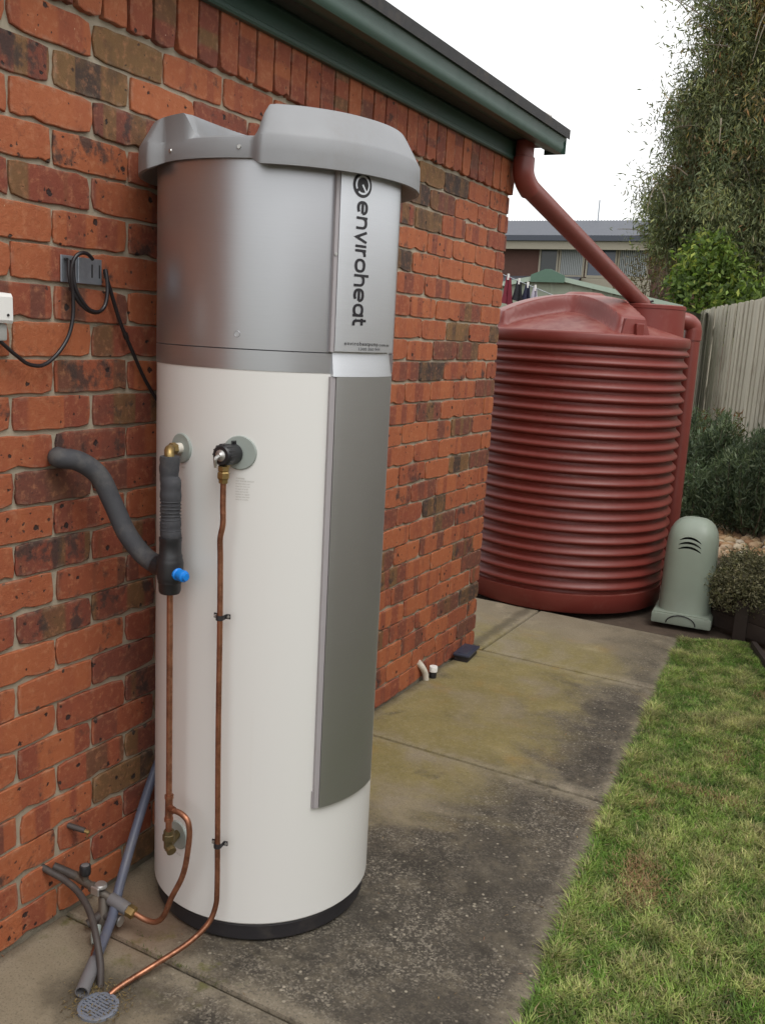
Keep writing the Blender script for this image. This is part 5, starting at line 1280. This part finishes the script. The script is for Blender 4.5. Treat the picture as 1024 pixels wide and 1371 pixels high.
# washing line
wl_ = thing('washing_line', 'thin washing line wire with white pegs at the left above the rain tank', 'washing line', (-1.3, 3.2, 1.9))
la, lb = Vector((-1.75, 3.05, 2.27)), Vector((-.55, 3.5, 1.83))
m = MB(); m.tube([la, lb], .003, n=6); m.build('wire', M['galv'], wl_)
wp = thing('washing_line_post', 'washing line post hidden behind the house corner', 'post', (-1.75, 3.05, 0))
m = MB(); m.cyl((-1.75, 3.05, -.05), (-1.75, 3.05, 2.3), .025); m.build('post', M['galv'], wp)
wp = thing('washing_line_post', 'washing line post behind the rain tank', 'post', (-.55, 3.5, 0))
m = MB(); m.cyl((-.55, 3.5, -.05), (-.55, 3.5, 1.85), .02); m.build('post', M['galv'], wp)
def cloth(x, w_, h_, col, label):
    t0 = (x-la.x)/(lb.x-la.x); p = la.lerp(lb, t0); t = thing('hanging_cloth', label, 'laundry', p)
    m = MB(); V = []; F = []; nx, nz = 7, 6; d = (lb-la).normalized()
    for j in range(nz+1):
        for i in range(nx+1):
            u_ = i/nx-.5; v_ = j/nz; ww = w_*(1+.35*v_); V.append(p+d*u_*ww*(.6+.4*v_)+Vector((.012*math.sin(i*2.1+x*9)*(.4+v_), .02*math.cos(i*1.7)*(.3+v_), -v_*h_*(1-.12*abs(u_)))))
    for j in range(nz):
        for i in range(nx): b = j*(nx+1)+i; F.append((b, b+1, b+nx+2, b+nx+1))
    m.add(V, F); m.build('fabric', simple('fabric', col, .85, var=.15), t, sm=60)
    m = MB(); m.box((p.x-.007, p.y-.008, p.z-.025), (p.x+.007, p.y+.008, p.z+.025)); m.build('peg', M['switch'], t)
cloth(-1.262, .085, .23, (.16, .015, .03), 'maroon cloth pegged on the washing line')
cloth(-1.175, .08, .17, (.015, .015, .02), 'black cloth hanging next to the maroon one')
cloth(-1.105, .07, .15, (.02, .022, .05), 'navy cloth hanging on the washing line beside the pale one')
cloth(-1.045, .06, .13, (.5, .48, .55), 'pale lilac cloth at the right end of the washing')
cloth(-1.34, .05, .09, (.8, .8, .78), 'white sock pegged beside the maroon cloth')

nh = thing('neighbour_house', 'two storey brick house with grey metal roof far behind the garden shed', 'house', (-9.5, 32, 0))
HY = 32.0
def hxp(px): return -11.416+(px-725)*.02865
def hz(px, py): return 1.566+((458+(px-725)*.061)-py)*.02875
nbk = NT('far_brick'); bt = nbk.n('ShaderNodeTexBrick'); nbk.put(bt.inputs['Vector'], nbk.mapv((1, 1, 1))); bt.inputs['Scale'].default_value = 1
c_ = nbk.mix(nbk.noise(7, 4, .6), (.075, .036, .028), (.115, .055, .042)); nbk.out(c_, .85)
cream = simple('cream_paint', (.30, .27, .21), .6); slate = simple('slate_steel', (.05, .058, .078), .55); roofg = simple('grey_roof_steel', (.085, .092, .11), .6, var=.06, vs=2)
glassd = simple('dark_window', (.035, .04, .04), .15); glassb = simple('blue_window', (.075, .09, .125), .15); blind = simple('vertical_blind', (.30, .32, .32), .6); lowr = simple('lower_roof', (.075, .08, .095), .55)
zE = 5.62; zR = 6.42
m = MB(); m.box((-19, HY, -.05), (-1, HY+8, zE-.2)); m.build('wall', nbk.m, nh)
m = MB(); V = []; F = []; nrb = 150
for i in range(nrb*2+1):
    x = -19.6+19.2*i/(nrb*2); dz = .035 if i % 2 else 0
    V += [(x, HY-.5, zE+.02+dz), (x, HY+3.2, zR+.25+dz)]
for i in range(nrb*2): F.append((2*i, 2*i+2, 2*i+3, 2*i+1))
m.add(V, F); m.build('roof', roofg, nh)
m = MB(); m.add([(-19.6, HY+8.4, zE), (-.4, HY+8.4, zE), (-.4, HY+3.2, zR+.25), (-19.6, HY+3.2, zR+.25)], [(0, 1, 2, 3)]); m.build('roof', roofg, nh)
m = MB(); m.box((-19.6, HY-.62, zE-.17), (-.4, HY-.48, zE+.03)); m.build('gutter', slate, nh)
m = MB(); m.box((-19.6, HY-.50, zE-.48), (-.4, HY-.40, zE-.18)); m.box((-19.6, HY-.40, zE-.24), (-.4, HY-.001, zE-.20)); m.build('fascia', cream, nh)
def win(px0, px1, py0, py1, pane, slats=0):
    x0, x1 = hxp(px0), hxp(px1); z1, z0 = hz((px0+px1)/2, py0), hz((px0+px1)/2, py1)
    m = MB()
    for lo, hi in (((x0-.07, HY-.06, z0-.07), (x0, HY-.001, z1+.07)), ((x1, HY-.06, z0-.07), (x1+.07, HY-.001, z1+.07)), ((x0, HY-.06, z1), (x1, HY-.001, z1+.07)), ((x0, HY-.06, z0-.10), (x1, HY-.001, z0))): m.box(lo, hi)
    f = m.build('window', cream, nh)
    m = MB(); m.box((x0, HY-.02, z0), (x1, HY-.0005, z1)); m.build('pane', pane, f)
    if slats:
        m = MB()
        for i in range(slats):
            xs = x0+(x1-x0)*(i+.25)/slats; m.box((xs, HY-.045, z0+.02), (xs+(x1-x0)/slats*.55, HY-.03, z1-.02))
        m.build('vertical_blinds', blind, f)
win(726, 749, 334, 367, glassd, 0); win(755, 786, 330, 369, simple('pale_window', (.16, .17, .165), .3), 12); win(793, 830, 337, 371, glassb, 0); win(836, 872, 336, 374, glassd, 14)
m = MB(); m.box((hxp(753), HY-.035, hz(770, 331)), (hxp(875), HY-.012, zE-.22)); m.build('cladding', cream, nh)
m = MB(); m.box((hxp(786), HY-.05, 2.9), (hxp(880), HY-.012, hz(800, 374))); m.build('cladding', cream, nh)
m = MB(); x0, x1 = hxp(640), hxp(803); zt_, zb_ = hz(700, 368), hz(700, 390)
m.add([(x0, HY-.01, zt_), (hxp(786), HY-.01, hz(786, 371)), (x1, HY-3.0, zb_-.1), (x0, HY-3.0, zb_-.1), (x0, HY-3.0, zb_-.25), (x1, HY-3.0, zb_-.25)], [(0, 3, 2, 1), (3, 4, 5, 2)]); m.build('lower_roof', lowr, nh)
m = MB(); m.box((x0, HY-2.8, -.05), (x1-.2, HY-2.6, zb_-.24)); m.build('lower_wall', cream, nh)
m = MB(); m.cyl((hxp(769), HY+3, zR), (hxp(769), HY+3, zR+1.05), .03, n=6); m.build('antenna_mast', M['galv'], nh)
# low green hedge in front of it
hg = thing('far_hedge', 'low green hedge in front of the far brick house beside the shed', 'hedge', (-2.6, 12, 0))
m = MB(); limb(m, (-2.6, 12, 0), (-2.6, 12, 1.6), .05, .02); m.build('stem', M['bark'], hg, sm=60)
leaves('foliage', blob((-2.55, 12, 1.6), (1.1, .6, .85), 200, r1, .3), 22, .10, .45, [((.09, .15, .03), 3), ((.15, .21, .045), 2), ((.06, .10, .02), 3)], M['leaf'], hg, (.12, .12, .1), seed=40)
